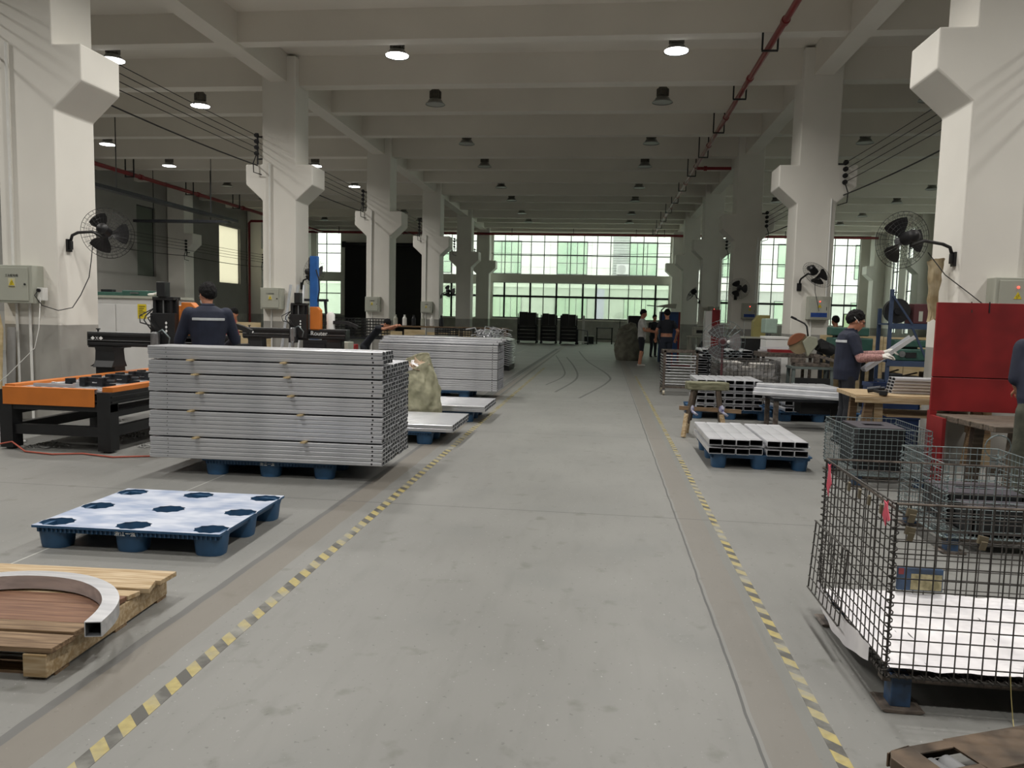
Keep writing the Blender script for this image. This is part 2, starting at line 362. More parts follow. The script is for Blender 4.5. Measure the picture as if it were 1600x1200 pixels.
# windows
FRAME = mat('window_frame_steel', '1f2322', .5, var=.15, scale=8)
GLASS = glassmat('window_glass', 'f4faf6', .05, .06)
GLASSG = glassmat('dusty_green_glass', 'eaf5ea', .05, .18)
BOARD = mat('green_grey_cover_board', '5f655c', .8, var=.08, scale=2)
FROST = glassmat('frosted_panel', 'bdbbad', .03, .75)
nwin = [0]
def window(ax, c, us, zs, thick_u=(), thick_z=(), glass=GLASS, label=''):
    nwin[0] += 1
    w = T('window_%d' % nwin[0], label, 'window', (0, 0, 0)); w['kind'] = 'structure'
    g = G(); d = .03
    def B(a, b_, z0, z1):
        if ax == 'y': g.box(a, b_, c-d, c+d, z0, z1)
        else: g.box(c-d, c+d, a, b_, z0, z1)
    for i, u in enumerate(us):
        h = .055 if i in thick_u else .022
        B(u-h, u+h, zs[0], zs[-1])
    for i, z in enumerate(zs):
        h = .06 if i in thick_z else .025
        B(us[0], us[-1], z-h, z+h)
    g.build('window_frame', FRAME, w)
    for i in range(len(us)-1):
        for j in range(len(zs)-1):
            p = G(); e = .02
            q = (us[i]+e, us[i+1]-e, zs[j]+e, zs[j+1]-e)
            if ax == 'y': p.box(q[0], q[1], c-.004, c+.004, q[2], q[3])
            else: p.box(c-.004, c+.004, q[0], q[1], q[2], q[3])
            p.build('pane', glass, w)
    return w
xs = [XL+.02]+[-6.1+.8*i for i in range(9)]+[1.44+.8*i for i in range(3)]+[XR-.02]
window('y', YF+.12, xs, [3.98, 5.15, 5.95, 6.42], label='wide upper band of clear panes in the far wall')
window('y', YF+.12, xs, [1.32, 2.65, 3.48], thick_u=(1, 3, 5, 7, 8, 12), thick_z=(1, 0), glass=GLASSG, label='wide lower band of sliding panes in the far wall')
window('y', YF+.12, [-18.0, -17.4, -16.45], [3.9, 5.1, 5.65, 6.4], label='upper window left of the dark roller shutter in the far wall')
window('y', YF+.12, [-18.0, -17.4, -16.45], [1.30, 2.6, 3.38], glass=GLASSG, label='lower window left of the dark roller shutter in the far wall')
window('y', YF+.12, [-10.2, -9.4, -8.5, -7.6], [3.9, 5.15, 5.95, 6.4], label='upper window right of the dark roller shutter in the far wall')
window('y', YF+.12, [-10.2, -9.4, -8.5, -7.6], [1.30, 2.65, 3.38], thick_u=(1, 2), thick_z=(1,), glass=GLASSG, label='lower window right of the dark roller shutter in the far wall')
window('y', YF+.12, [4.7, 5.5, 6.4, 7.2, 8.1, 9.05, 9.75, 10.5, 11.4, 12.3, 13.2, 13.9, 14.62], [1.30, 2.5, 3.65, 4.8, 5.95, 6.45], thick_z=(1,), label='tall window wall to the right in the far wall')
for i, (a, b_, z0, z1) in enumerate(rw):
    window('x', XRW+.12, [a, (a+b_)/2, b_], [z0, 2.1, 3.2, 4.3, 5.4, z1], label='narrow tall window in the right side wall, number %d from the far corner' % (i+1))
window('x', XLW-.12, [36.0, 38.2], [2.75, 5.6], glass=FROST, label='bright frosted window in the left side wall')
window('x', XLW-.12, [29.3, 30.6], [2.75, 5.6], glass=BOARD, label='dim boarded window nearer in the left side wall')
# roller shutter
sh = T('door_1', 'tall black roller shutter in the far wall', 'door', (-13.7, YF+.06, 0)); sh['kind'] = 'structure'
SHUT = mat('black_shutter', '121413', .55, var=.3, scale=2)
slat = G().prism([(-.022, 0), (.0, .02), (.0, .21), (-.022, .228)], 'x', -2.48, 2.48).mesh('slat', SHUT)
for i in range(24): link('slat', slat, sh, 0, (0, 0, .3+i*.223))
G().box(-2.5, 2.5, -.05, .03, 0, .3).build('bottom_bar', BLACKM, sh); G().box(-2.5, 2.5, .03, .05, 0, 5.6).build('added_light_stop', SHUT, sh)  # sheet added behind the slats to stop daylight showing through their gaps
G().cyl((-2.45, -.15, 5.62), (2.45, -.15, 5.62), .14, n=16).box(-2.6, -2.4, -.3, 0, 5.45, 5.8).build('roller_housing', BLACKM, sh)
# ================================================================ OUTSIDE
TILE = mat('white_facade_tiles', 'e6e6e0', .6, var=.05, scale=1.2)
GWIN = mat('green_window_film', '98b69a', .35, col2='b0c4ab', scale=.6)
GRAYW = mat('grey_louvre', 'b4b8b4', .6, var=.1, scale=3)
PUR = mat('lilac_wall', 'a79ac4', .7, var=.06, scale=2)
tag(G().box(-60, 60, YF+.26, 70, -.15, -.01).box(XRW+.26, 60, -20, YF+.26, -.15, -.01).build('ground', mat('pale_yard_concrete', 'b9b9b2', .8, scale=1)), kind='structure')
nb = T('neighbour_building', 'white tiled building with green windows seen through the far windows', 'building', (0, 56, 0))
G().box(-34, 34, 0, 6, 0, 3.55).build('ground_floor_wall', mat('pale_ground_floor', 'b9bcb4', .7, scale=.5), nb)
G().box(-34, 34, -.1, 6, 3.55, 4.25).build('ledge', TILE, nb)
G().box(-34, 34, 0, 6, 4.25, 14).build('upper_wall', TILE, nb)
seam = G()
for z in (5.0, 5.8, 6.6, 7.4, 8.2): seam.box(-34, 34, -.012, .0, z, z+.03)
for i in range(45): seam.box(-34+i*1.5, -33.97+i*1.5, -.012, .0, 4.3, 12)
seam.build('tile_joints', mat('facade_joint', 'b5b6b0', .8, scale=3), nb)
for i, x in enumerate((-28, -22.8, -17.6, -12.4, -7.2, -2.4, 2.6, 7.9, 13.1, 18.3)):
    f = G().box(x-1.1, x+1.1, -.04, .02, 4.5, 6.9).build('window', FRAME, nb)
    for a in (-1.05, -.33, .39):
        G().box(x+a, x+a+.66, -.06, -.03, 5.35, 6.85).build('pane', GWIN, f); G().box(x+a, x+a+.66, -.06, -.03, 4.55, 5.3).build('pane', GWIN, f)
    f = G().box(x-1.2, x+1.2, -.04, .02, .9, 2.9).build('window', FRAME, nb)
    for a in (-1.15, -.38, .40): G().box(x+a, x+a+.72, -.06, -.03, .95, 2.85).build('pane', GWIN, f)
lv = G().box(.55, 1.75, -.05, 0, 4.2, 9)
for i in range(26): lv.obox((1.15, -.08, 4.3+i*.18), (1.2, .02, .14), (.5, 0, 0))
lv.build('louvre', GRAYW, nb)
for i in range(2): G().box(-.6+i*14, .0+i*14, -.2, 0, 0, 3.5).build('pilaster', PUR, nb)
def ac(x, z, lb):
    t = T('air_conditioner', lb, 'air conditioner', (x, 55.4, z))
    G().box(-.45, .45, -.18, .15, 0, .7).build('casing', WHITEE, t, bev=.02)
    g = G()
    for r in (.08, .15, .22, .29): g.tube([(-.1+r*math.cos(a*PI/10), -.2, .35+r*math.sin(a*PI/10)) for a in range(20)], .008, 4, closed=True)
    g.build('fan_grille', DARKM, t); G().box(-.4, .4, -.1, .47, -.06, 0).build('bracket', DARKM, t)
ac(1.25, 4.55, 'white air conditioner on the facade above the louvre outside'); ac(-14.9, 4.6, 'white air conditioner outside the windows by the shutter')
for x, lb in ((1.3, 'white parked van outside the lower far window'), (-2.6, 'pale parked car outside the lower far window')):
    t = T('parked_car', lb, 'car', (x, 51.2, 0))
    G().prism([(-1.9, .3), (1.9, .3), (1.9, .8), (1.2, .95), (.6, 1.42), (-1.0, 1.45), (-1.7, .95), (-1.9, .85)], 'y', -.75, .75).build('body', WHITEE, t, bev=.06)
    G().prism([(.95, 1.0), (.5, 1.36), (-.9, 1.38), (-1.4, 1.0)], 'y', -.76, .76).build('side_glass', mat('car_glass', '3a4148', .2, scale=3), t)
    for a in (-1.2, 1.2):
        for b_ in (-.72, .58): G().cyl((a, b_, .31), (a, b_+.14, .31), .31, n=16).build('wheel', RUBBER, t)
# ================================================================ CEILING LAMPS, PIPES, WIRES
DOME = mat('lamp_aluminium', '8f8f8a', .35, .8, var=.15, scale=10)
FINS = mat('lamp_heatsink', '6f6b63', .5, .5, var=.2, scale=20)
LED = mat('lit_lamp_cover', 'ffffff', .4, var=.01, emit=9)
LEDOFF = mat('unlit_lamp_cover', 'a9aba6', .4, var=.05)
def lamp_meshes():
    rod = G().cyl((0,0,.45), (0,0,.65), .012, n=6).tube([(0,0,.36), (.0,.0,.46)], .02, 8).mesh('rod', FINS)
    h = G().lathe([(.09,.14), (.12,.15), (.12,.30), (.08,.36), (.0,.37)], 16)
    for i in range(16):
        a = 2*PI*i/16; h.obox((.125*math.cos(a), .125*math.sin(a), .225), (.03, .008, .15), (0, 0, a))
    h = h.mesh('heat_sink', FINS, 40)
    sh = G().lathe([(.10,.15), (.14,.12), (.20,.03), (.235,0), (.228,0), (.195,.03), (.135,.11), (.10,.14)], 28).mesh('shade', DOME, True)
    led = G().lathe([(0,.012), (.215,.012), (.222,.02), (0,.024)], 28)
    return rod, h, sh, led.mesh('cover', LED), led.mesh('cover', LEDOFF)
LM = lamp_meshes()
def lamp(x, y, on, lb):
    t = T('high_bay_lamp', lb, 'lamp', (x, y, 6.38), 0, 'high bay ceiling lamps')
    link('rod', LM[0], t); link('heat_sink', LM[1], t); link('shade', LM[2], t); link('cover', LM[3] if on else LM[4], t)
    if on:
        ld = bpy.data.lights.new('lamp_light', 'AREA'); ld.shape = 'DISK'; ld.size = .40; ld.energy = LAMP_W; ld.color = (1, .965, .91); ld.spread = R(150)
        lo = bpy.data.objects.new('lamp_light', ld); C.objects.link(lo); lo.parent = t; lo.location = (0, 0, -.012)
LX = ((-15.25, 'leftmost line'), (-9.95, 'second line from left'), (-4.1, 'left aisle line'), (1.16, 'right aisle line'), (6.9, 'second line from right'), (11.65, 'rightmost line'))
LY = [-.25, 3.1, 7.25, 10.6, 14.75, 18.1, 22.25, 25.6, 29.75, 33.1, 37.25, 40.6]
for i, y in enumerate(LY):
    for x, w in LX:
        on = (y < 12 and x in (-9.95, -4.1, 1.16, 6.9)) or (y == 14.75 and x in (-9.95, -4.1, 1.16)) or (x == -9.95 and 14 < y < 30) or (x == -15.25 and 17 < y < 26)
        if y < 12 and x in (-15.25, 11.65): continue
        lamp(x, y, on, ('lit' if on else 'unlit')+' round ceiling lamp, '+w+', row %d from the front' % (i+1))
# sprinkler pipe over the aisle with U hangers
pipe = T('sprinkler_pipe', 'long dark red sprinkler pipe running above the right side of the aisle', 'pipe', (2.72, 0, 6.28))
G().cyl((0, -8, 0), (0, 44.92, 0), .055, n=14).build('pipe_run', REDP, pipe, smooth=40)
for i, y in enumerate(range(4, 44, 3)):
    G().cyl((0, y, 0), (0, y+.12, 0), .072, n=14).build('coupling', REDP, pipe, smooth=40)
    h = G().bar((-.13, y+1.2, -.07), (-.13, y+1.2, .72), .03, .03).bar((.13, y+1.2, -.07), (.13, y+1.2, .72), .03, .03).bar((-.14, y+1.2, -.085), (.14, y+1.2, -.085), .03, .03)
    h.build('hanger', BLACKM, pipe)
bp = G().cyl((2.78, 25.3, 6.28), (3.85, 25.3, 6.28), .05, n=12).cyl((3.0, 25.3, 6.28), (3.1, 25.3, 6.28), .075, n=12)
tag(bp.build('branch_pipe', REDP, smooth=40), 'short red branch pipe leading to the third right column', 'pipe')
cp = T('cross_pipe', 'dark red sprinkler pipe running across in front of the far wall', 'pipe', (0, 45.0, 6.22))
G().cyl((-18, 0, 0), (15, 0, 0), .07, n=12).build('pipe_run', REDP, cp, smooth=40)
for x in (-16, -12, -8.6, -5.5, -1.9, 1.7, 3.3, 6.5, 10): G().bar((x, 0, -.12), (x, 0, .8), .03, .03).build('hanger', BLACKM, cp)
lp = T('sprinkler_pipe', 'dark red sprinkler pipe hanging in the left bay', 'pipe', (-17.0, 0, 6.2))
G().cyl((0, -8, 0), (0, 44.9, 0), .075, n=12).build('pipe_run', REDP, lp, smooth=40)
for y in range(6, 44, 4):
    G().cyl((0, y+.6, 0), (0, y+.75, 0), .10, n=12).build('coupling', REDP, lp)
    G().bar((-.16, y, -.1), (-.16, y, .85), .035, .035).bar((.16, y, -.1), (.16, y, .85), .035, .035).bar((-.18, y, -.11), (.18, y, -.11), .035, .035).build('hanger', BLACKM, lp)
tag(G().tube([(-17.3, 35.9, .05), (-17.3, 35.9, 5.65), (-17.2, 35.9, 5.75), (-16.2, 35.9, 5.75)], .06, 10).build('riser_pipe', REDP, smooth=40), 'upright dark red pipe in the left bay', 'pipe')
for lb, p, q in (('dark cable tray hanging lengthwise in the left bay', (-14.0, 19, 4.78), (-14.0, 27.9, 4.78)), ('shorter dark cable tray crossing the left bay', (-14.16, 27.8, 4.75), (-18.0, 27.8, 4.75))):
    t = T('cable_tray', lb, 'tray'); G().bar(p, q, .26, .1).build('tray', DARKM, t)
    for k in (.2, .8):
        c = Vector(p).lerp(Vector(q), k); G().bar(c, (c.x, c.y, ZS), .02, .02).build('hanger', BLACKM, t)
# insulators and overhead wires along the outer side of each column row
WIRE = mat('black_wire', '1b1b1c', .6, var=.2, scale=10)
def insul(x, y, z, s, lb):
    t = T('insulator_bracket', lb, 'insulator', (x, y, z), 0, 'wire insulators on columns')
    G().bar((0, 0, -.62), (0, 0, .06), .03, .03).bar((0, 0, -.02), (-s*.14, 0, -.02), .03, .03).bar((0, 0, -.5), (-s*.14, 0, -.5), .03, .03).build('bracket', BLACKM, t)
    for k in range(4):
        G().lathe([(.0, .03), (.05, .025), (.032, .0), (.05, -.025), (0, -.03)], 10, (0, -.06, -.13*k), Matrix.Rotation(PI/2, 3, 'X')).build('insulator', RUBBER, t)
    G().tube([(0, -.06, -.4), (-s*-.06, -.1, -.6), (-s*-.05, -.1, -.8), (-s*.12, -.06, -.85)], .012, 6).build('jumper_cable', WIRE, t)
for n in range(0, 6):
    y = (Y1+BAY*n if n < 5 else 45.15)-.03
    for x, z, s, w in ((-7.72, 5.30, -1, 'left'), (4.75, 4.72, 1, 'right')):
        insul(x, y+.05, z, s, 'black wire insulators on the outer side of the '+ordn[n]+' column '+w+' of the aisle')
    if n > 1: insul(-18.1+.1, y+.05, 4.35, -1, 'black wire insulators on the '+ordn[n]+' column lengthwise in the left bay')
def wires(x, z, w, n0=-1):
    for k in range(5):
        pts = []
        for n in range(n0, 5):
            ya = Y1+BAY*n; yb = Y1+BAY*(n+1) if n < 4 else 45.15
            for j in range(8):
                t = j/8; sag = (.02 if k < 4 else .07)*4*t*(1-t)
                pts.append((x, ya+(yb-ya)*t, z-.13*k-(.12 if k == 4 else 0)-sag))
        tag(G().tube(pts, .008 if k < 4 else .014, 4).build('overhead_wire', WIRE), ('top', 'second', 'third', 'fourth', 'lowest, sagging')[k]+' black wire strung along the columns '+w, 'wire', 'overhead wires')
wires(-7.72, 5.30, 'left of the aisle'); wires(4.75, 4.72, 'right of the aisle'); wires(-18.0, 4.35, 'by the left side wall', 2)
tag(G().tube([(-14.9, YF-.1, 5.3), (-7, YF-.1, 5.22), (-1, YF-.1, 5.17), (3.9, YF-.1, 5.35)], .012, 4).build('overhead_wire', WIRE), 'thin black wire strung across the far upper window', 'wire')
# ================================================================ LEFT SIDE OF THE AISLE
# ---- wooden pallet and bent tube (front left)
wp = T('wooden_pallet', 'low wooden pallet of mixed brown planks at the front left', 'pallet', (-2.68, 3.13, 0), R(3))
px0, px1 = -.62, .55
ys = [-.47, -.33, -.23, -.02, .1, .18, .30, .45]
for i, (a, b_) in enumerate(zip(ys, ys[1:])):
    x1 = px1-[.0, .03, .07, .03, .05, .02, -.03][i]
    G().prism([(px0, a+.004), (x1+.03*((i*7) % 3-1), a+.004), (x1+.02*((i*5) % 3-1), b_-.004), (px0, b_-.004)], 'z', .112+.002*((i*3) % 4), .135+.003*((i*3) % 4)).build('plank', (WOODG, WOODG, WOODR, WOODR, WOOD, WOOD, WOOD)[i], wp, bev=.003)
for x, L in ((px0+.05, .46), (-.04, .46), (px1-.10, .47)):
    G().box(x-.05, x+.05, -L, L-.01, .012, .108).build('stringer', WOOD, wp, bev=.004)
for y in (-.42, .0, .36): G().box(px0, px1-.05, y, y+.09, 0, .012).build('bottom_board', WOODG, wp)
# bent rectangular tube
def rect_tube(path, w, h, t=.004):
    g = G(); n = len(path); rings = []
    for i, p in enumerate(path):
        a = Vector(path[max(i-1, 0)]); b_ = Vector(path[min(i+1, n-1)]); d = (b_-a).normalized(); s = Vector((d.y, -d.x, 0)); up = Vector((0, 0, 1))
        P = Vector(p)
        rings.append([P+s*a_*w/2+up*b2*h/2 for a_, b2 in ((-1, -1), (1, -1), (1, 1), (-1, 1))]+[P+s*a_*(w/2-t)+up*b2*(h/2-t) for a_, b2 in ((-1, -1), (1, -1), (1, 1), (-1, 1))])
    vs = [v for r in rings for v in r]; fs = []; ms = []
    for i in range(n-1):
        for k in range(4):
            j = (k+1) % 4; fs.append((i*8+k, i*8+j, i*8+8+j, i*8+8+k)); ms.append(0)
            fs.append((i*8+4+k, i*8+8+4+k, i*8+8+4+j, i*8+4+j)); ms.append(1)
    for e in (0, (n-1)*8):
        for k in range(4): j = (k+1) % 4; fs.append((e+k, e+j, e+4+j, e+4+k)); ms.append(0)
    g.add(vs, fs); g.m = ms; return g
cps = [(-2.03, 2.795), (-2.065, 2.93), (-2.13, 3.055), (-2.25, 3.175), (-2.42, 3.258), (-2.62, 3.278), (-2.80, 3.235), (-2.95, 3.13), (-3.04, 2.98), (-3.06, 2.84)]
arc = []
for i in range(len(cps)-1):
    p0, p1, p2, p3 = cps[max(i-1, 0)], cps[i], cps[i+1], cps[min(i+2, len(cps)-1)]
    for j in range(5):
        t_ = j/5; arc.append(tuple(.5*(2*p1[q]+(p2[q]-p0[q])*t_+(2*p0[q]-5*p1[q]+4*p2[q]-p3[q])*t_*t_+(-p0[q]+3*p1[q]-3*p2[q]+p3[q])*t_**3) for q in (0, 1))+(.1785,))
arc.append((*cps[-1], .1785))
tag(rect_tube(arc, .068, .064).build('bent_tube', [ALU, ALUIN], smooth=35), 'hollow aluminium tube bent into an arch on the wooden pallet', 'tube')
# ---- blue plastic pallets
def blue_pallet_mesh(top):
    L, W, t = 1.2, 1.0, .03; parts = []
    deck = G(); cx = (-.5, 0, .5); cy = (-.40, 0, .40); rx, ry = .105, .085
    n = 20
    xs_ = [-.6, -.25, .25, .6]; ys_ = [-.5, -.2, .2, .5]; vs = []; fs = []
    for i in range(3):
        for j in range(3):
            x0, x1, y0, y1 = xs_[i], xs_[i+1], ys_[j], ys_[j+1]; b = len(vs); ccx, ccy = cx[i], cy[j]
            out = []
            for k in range(n):
                a = 2*PI*k/n; dx, dy = math.cos(a), math.sin(a)
                s = 1e9
                if dx > 1e-9: s = min(s, (x1-ccx)/dx)
                if dx < -1e-9: s = min(s, (x0-ccx)/dx)
                if dy > 1e-9: s = min(s, (y1-ccy)/dy)
                if dy < -1e-9: s = min(s, (y0-ccy)/dy)
                out.append((ccx+dx*s, ccy+dy*s))
            cor = [(x0, y0), (x1, y0), (x1, y1), (x0, y1)]
            for c in cor:      # snap nearest outline point to the corner
                k = min(range(n), key=lambda q: (out[q][0]-c[0])**2+(out[q][1]-c[1])**2); out[k] = c
            for k in range(n):
                a = 2*PI*k/n; wv = 1+.06*math.cos(a*10)
                vs += [(*out[k], .15), (ccx+rx*wv*math.cos(a), ccy+ry*wv*math.sin(a), .15)]
            for k in range(n): q = (k+1) % n; fs.append((b+2*k, b+2*q, b+2*q+1, b+2*k+1))
    deck.add(vs, fs, 1)
    deck.add([(x, y, z) for z in (.15, .135) for x, y in ((-.6, -.5), (.6, -.5), (.6, .5), (-.6, .5))], [(0, 1, 5, 4), (1, 2, 6, 5), (2, 3, 7, 6), (3, 0, 4, 7)], 0)
    deck = deck.mesh('deck', [BLUEP, BLUEDUST if top else BLUEP])
    rim = G().prism([(-.59, -.49), (.59, -.49), (.59, .49), (-.59, .49)], 'z', .1, .134)
    rim = G()
    for a, b_, c, d in ((-.58, .58, -.48, -.455), (-.58, .58, .455, .48), (-.58, -.555, -.48, .48), (.555, .58, -.48, .48)): rim.box(a, b_, c, d, .105, .136)
    for i in range(40):
        x = -.565+i*.029; rim.box(x, x+.008, -.492, -.48, .108, .134); rim.box(x, x+.008, .48, .492, .108, .134)
    rim = rim.mesh('rim', BLUEP)
    leg = G(); n = 20
    prof = [(1.0, .149), (.93, .10), (.84, .02), (.8, 0), (.7, 0), (.74, .02), (.82, .1), (.94, .149)]
    vs = []
    for s, z in prof:
        for k in range(n):
            a = 2*PI*k/n; p = 4; q = (abs(math.cos(a))**p+abs(math.sin(a))**p)**(-1/p)
            q = 1+(q-1)*.7; wv = 1+(.06*math.cos(a*10) if z > .14 else .0)
            vs.append((.105*s*q*math.cos(a)*wv, .085*s*q*math.sin(a)*wv, z))
    fs = [(j*n+k, j*n+(k+1) % n, (j+1)*n+(k+1) % n, (j+1)*n+k) for j in range(len(prof)-1) for k in range(n)]
    leg.add(vs, fs).add([(.105*.72*math.cos(2*PI*k/n), .085*.72*math.sin(2*PI*k/n), .012) for k in range(n)], [tuple(range(n))])
    return deck, rim, leg.mesh('leg', BLUEP, 40), cx, cy
BPD = blue_pallet_mesh(True); BPC = blue_pallet_mesh(False)
PALTXT = text_mesh('浙江一派', .034); PALTXT.materials.clear(); PALTXT.materials.append(WHITEI)
def blue_pallet(loc, rz, lb, dusty=False, letter=True):
    d, r, l, cx, cy = BPD if dusty else BPC
    t = T('plastic_pallet', lb, 'pallet', loc, rz, 'blue plastic pallets')
    link('deck', d, t); link('rim', r, t)
    for x in cx:
        for y in cy: link('leg', l, t, 0, (x, y, 0))
    if letter: link('lettering', PALTXT, t, 0, (.0, -.494, .12), FRONT)
    return t
blue_pallet((-2.85, 4.71, 0), R(1.5), 'empty blue plastic pallet with a dusty pale top', True)
# ---- tall stack of rectangular aluminium tubes
def tube_mesh(L, w, h, holes=True):
    g = G(); t = .0035
    def ring(x, w, h, c, z0): return [(x, -w/2+c, z0), (x, w/2-c, z0), (x, w/2, z0+c), (x, w/2, z0+h-c*1.5), (x, w/2-c*1.5, z0+h), (x, -w/2+c*1.5, z0+h), (x, -w/2, z0+h-c*1.5), (x, -w/2, z0+c)]
    v = []
    for x in (-L/2, L/2): v += ring(x, w, h, .0045, 0)+ring(x, w-2*t, h-2*t, .002, t)
    f = []; m = []
    for k in range(8):
        j = (k+1) % 8; f += [(k, j, 16+j, 16+k), (8+k, 24+k, 24+j, 8+j), (k, 8+k, 8+j, j), (16+k, 16+j, 24+j, 24+k)]; m += [0, 1, 0, 0]
    g.add(v, f); g.m = m
    g.box(-L/2+.003, L/2-.003, -.0015, .0015, t, h-t, 0)          # centre web
    if holes:
        for x, r in ((-L/2+.17, .0045), (L/2-.09, .009)):
            g.lathe([(r, 0), (0, .0008)], 8, (x, -w/2-.0003, h/2), Matrix.Rotation(PI/2, 3, 'X'), 2)
    return g.mesh('aluminium_tube', [ALU, ALUIN, INK])
TW, TH = .0875, .0375
groups = [5, 6, 4, 4, 3, 3]           # rows from the bottom, thin battens between
tm = tube_mesh(2.13, TW-.0015, TH-.0012)
blue_pallet((-2.95, 6.90, 0), R(1.8), 'blue plastic pallet under the tall near stack of tubes')
def tall_stack(cx, y0, z0, rz, nd, front, lb_front, lb_back, grp, battens, seed, step=False):
    rnd = random.Random(seed); z = z0; row = 0; M3 = Matrix.Rotation(rz, 3, 'Z'); o0 = Vector((cx, y0, 0))
    for gi, nrow in enumerate(groups):
        if gi:
            for bx in battens(gi):
                p = o0+M3@Vector((bx, nd*TW/2, z))
                inst('batten', BAT, p, 'wooden batten poking from the near tube stack, %s, gap %d from below' % ('left' if bx < 0 else 'right', gi), 'batten', 'battens '+grp, (0, 0, rz+R(2)*((gi % 3)-1)))
            z += .013
        for r in range(nrow):
            top3 = gi == len(groups)-1
            for d in range(nd):
                if top3 and d >= front: continue
                if step and top3 and d < r*1: continue
                off = rnd.uniform(-.006, .006)-(.03*r if step and top3 else 0)
                if d and not (d == nd-1) and not IND(d, row, grp): continue
                p = o0+M3@Vector((off, TW*(d+.5), z))
                inst('aluminium_tube', tm, p, lb_front+', row %d from below' % (row+1) if d == 0 else lb_back+', row %d from below, %d behind the front' % (row+1, d), 'tube', grp, (0, 0, rz))
            z += TH; row += 1
    return z
BAT = G().box(-.02, .02, -.54, .49, 0, .0125).mesh('batten', PLY)
IND = lambda d, row, grp: True
tall_stack(-2.94, 6.36, .153, R(1.2), 11, 4, 'aluminium tube on the front face of the near stack', 'tube end in the near stack', 'tubes of the tall near stack', lambda g_: (-.66-.06*(g_ % 3)+.1, .42-.05*g_), 3)
# second tall stack: front row single tubes, the mass behind one part
IND = lambda d, row, grp: False
z2 = .153; y2 = 13.12
blue_pallet((-2.9, 13.62, 0), R(0), 'blue plastic pallet under the second tall stack of tubes')
z = z2; rr = 0
mass = G()
for gi, nrow in enumerate([5, 5, 4, 3, 3, 3]):
    z += .012 if gi else 0
    for r in range(nrow):
        last = gi == 5; sh = .07*(r+1) if last else 0
        inst('aluminium_tube', tm, (-2.87-(.0 if not last else -.06*r), y2+TW/2+sh, z), 'long pale tube on the front face of the second stack, row %d from below' % (rr+1), 'tube', 'front tubes of the second stack', (0, 0, 0))
        for d in range(1, 10 if not last else 9-r):
            yb = y2+TW*d+sh; x0 = -2.87-1.065; x1 = -2.87+1.065
            mass.add([(x0, yb, z), (x1, yb, z), (x1, yb+TW-.002, z), (x0, yb+TW-.002, z), (x0, yb, z+TH-.001), (x1, yb, z+TH-.001), (x1, yb+TW-.002, z+TH-.001), (x0, yb+TW-.002, z+TH-.001)],
                     [(3, 2, 1, 0), (4, 5, 6, 7), (0, 1, 5, 4), (2, 3, 7, 6)])
            for x, sg in ((x1, 1), (x0, -1)): mass.box(x-.02, x-.012, yb, yb+TW-.002, z, z+TH-.001, 1)
        z += TH; rr += 1
stuff(tag(mass.build('tube_stack', [ALU, ALUIN]), 'packed mass of aluminium tubes behind the front row of the second stack', 'tubes'))
# two low stacks of white-topped tubes
def low_stack(x1, y0, n, rows_, z0, lb, grp, L=2.0):
    me = tube_mesh(L, .118, .042, False)
    for r in range(rows_):
        for i in range(n): inst('aluminium_tube', me, (x1-L/2+random.uniform(-.004, .004), y0+.06+i*.12, z0+r*.0425), lb+', %s layer, %d from the front' % (('lower', 'upper')[r], i+1), 'tube', grp)
blue_pallet((-2.5, 8.93, 0), 0, 'blue plastic pallet under the nearer low stack of tubes', letter=False)
low_stack(-1.66, 8.42, 9, 2, .152, 'wide pale tube in the nearer low stack', 'tubes of the nearer low stack')
blue_pallet((-2.35, 10.85, 0), 0, 'blue plastic pallet under the farther low stack of tubes', letter=False)
low_stack(-1.58, 10.3, 9, 2, .152, 'wide pale tube in the low stack behind the sack', 'tubes of the farther low stack', 1.5)
# third stack of slanted louvre blades
t3 = T('louvre_stack', 'stack of slanted metal louvre blades on a dark pallet behind the tube stacks', 'stack', (-2.95, 20.9, 0))
bl = G().obox((0, 0, 0), (1.0, 1.3, .012), (0, R(14), 0)).mesh('blade', ALU2)
for i in range(13): link('blade', bl, t3, 0, (random.uniform(-.02, .02), 0, .26+i*.056))
G().box(-.48, .48, -.6, .6, .0, .14).build('pallet_base', BLACKM, t3)
# ---- woven sack of scraps
sk = T('woven_sack', 'bulging olive woven sack full of scrap paper beside the aisle', 'sack', (-2.42, 9.87, 0))
def sackf(u, v, h=.90, r0=.30):
    a = 2*PI*u; prof = [(.0, .90), (.1, 1.02), (.3, 1.10), (.55, 1.02), (.75, .88), (.9, .72), (1.0, .66)]
    for (v0, r0_), (v1, r1_) in zip(prof, prof[1:]):
        if v0 <= v <= v1: rr = r0_+(r1_-r0_)*(v-v0)/(v1-v0); break
    w = .035*math.sin(5*a+v*11)+.03*math.sin(11*a-v*17)+.045*noise.noise((math.cos(a)*4, math.sin(a)*4, v*7))+.03*noise.noise((math.cos(a)*9, math.sin(a)*9, v*16))
    fold = .045*math.sin(v*30+4*math.sin(a*1.5+1))*noise.noise((math.cos(a)*2, math.sin(a)*2, 7))+.03*math.sin(9*a+v*6)*v*(1 if v > .25 else v*4)
    R_ = r0*rr*(1+(w+fold)*(.5+v))
    hh = h*(v+.10*v**3*math.sin(a)+.07*v**3*math.cos(a))-.04*v
    return (R_*math.cos(a)-.05*v*v, R_*.92*math.sin(a), max(0, hh))
g = G().surf(sackf, 96, 60, closed_u=True)
g.surf(lambda u, v: (lambda p, c: (c[0]+(p[0]-c[0])*(1+.10*math.sin(v*PI)-.16*v), c[1]+(p[1]-c[1])*(1+.10*math.sin(v*PI)-.16*v), p[2]+.025*math.sin(v*PI)-.12*v))(sackf(u, 1.0), (-.05, 0)), 96, 8, closed_u=True)
g.build('sack_body', SACK, sk, smooth=True)
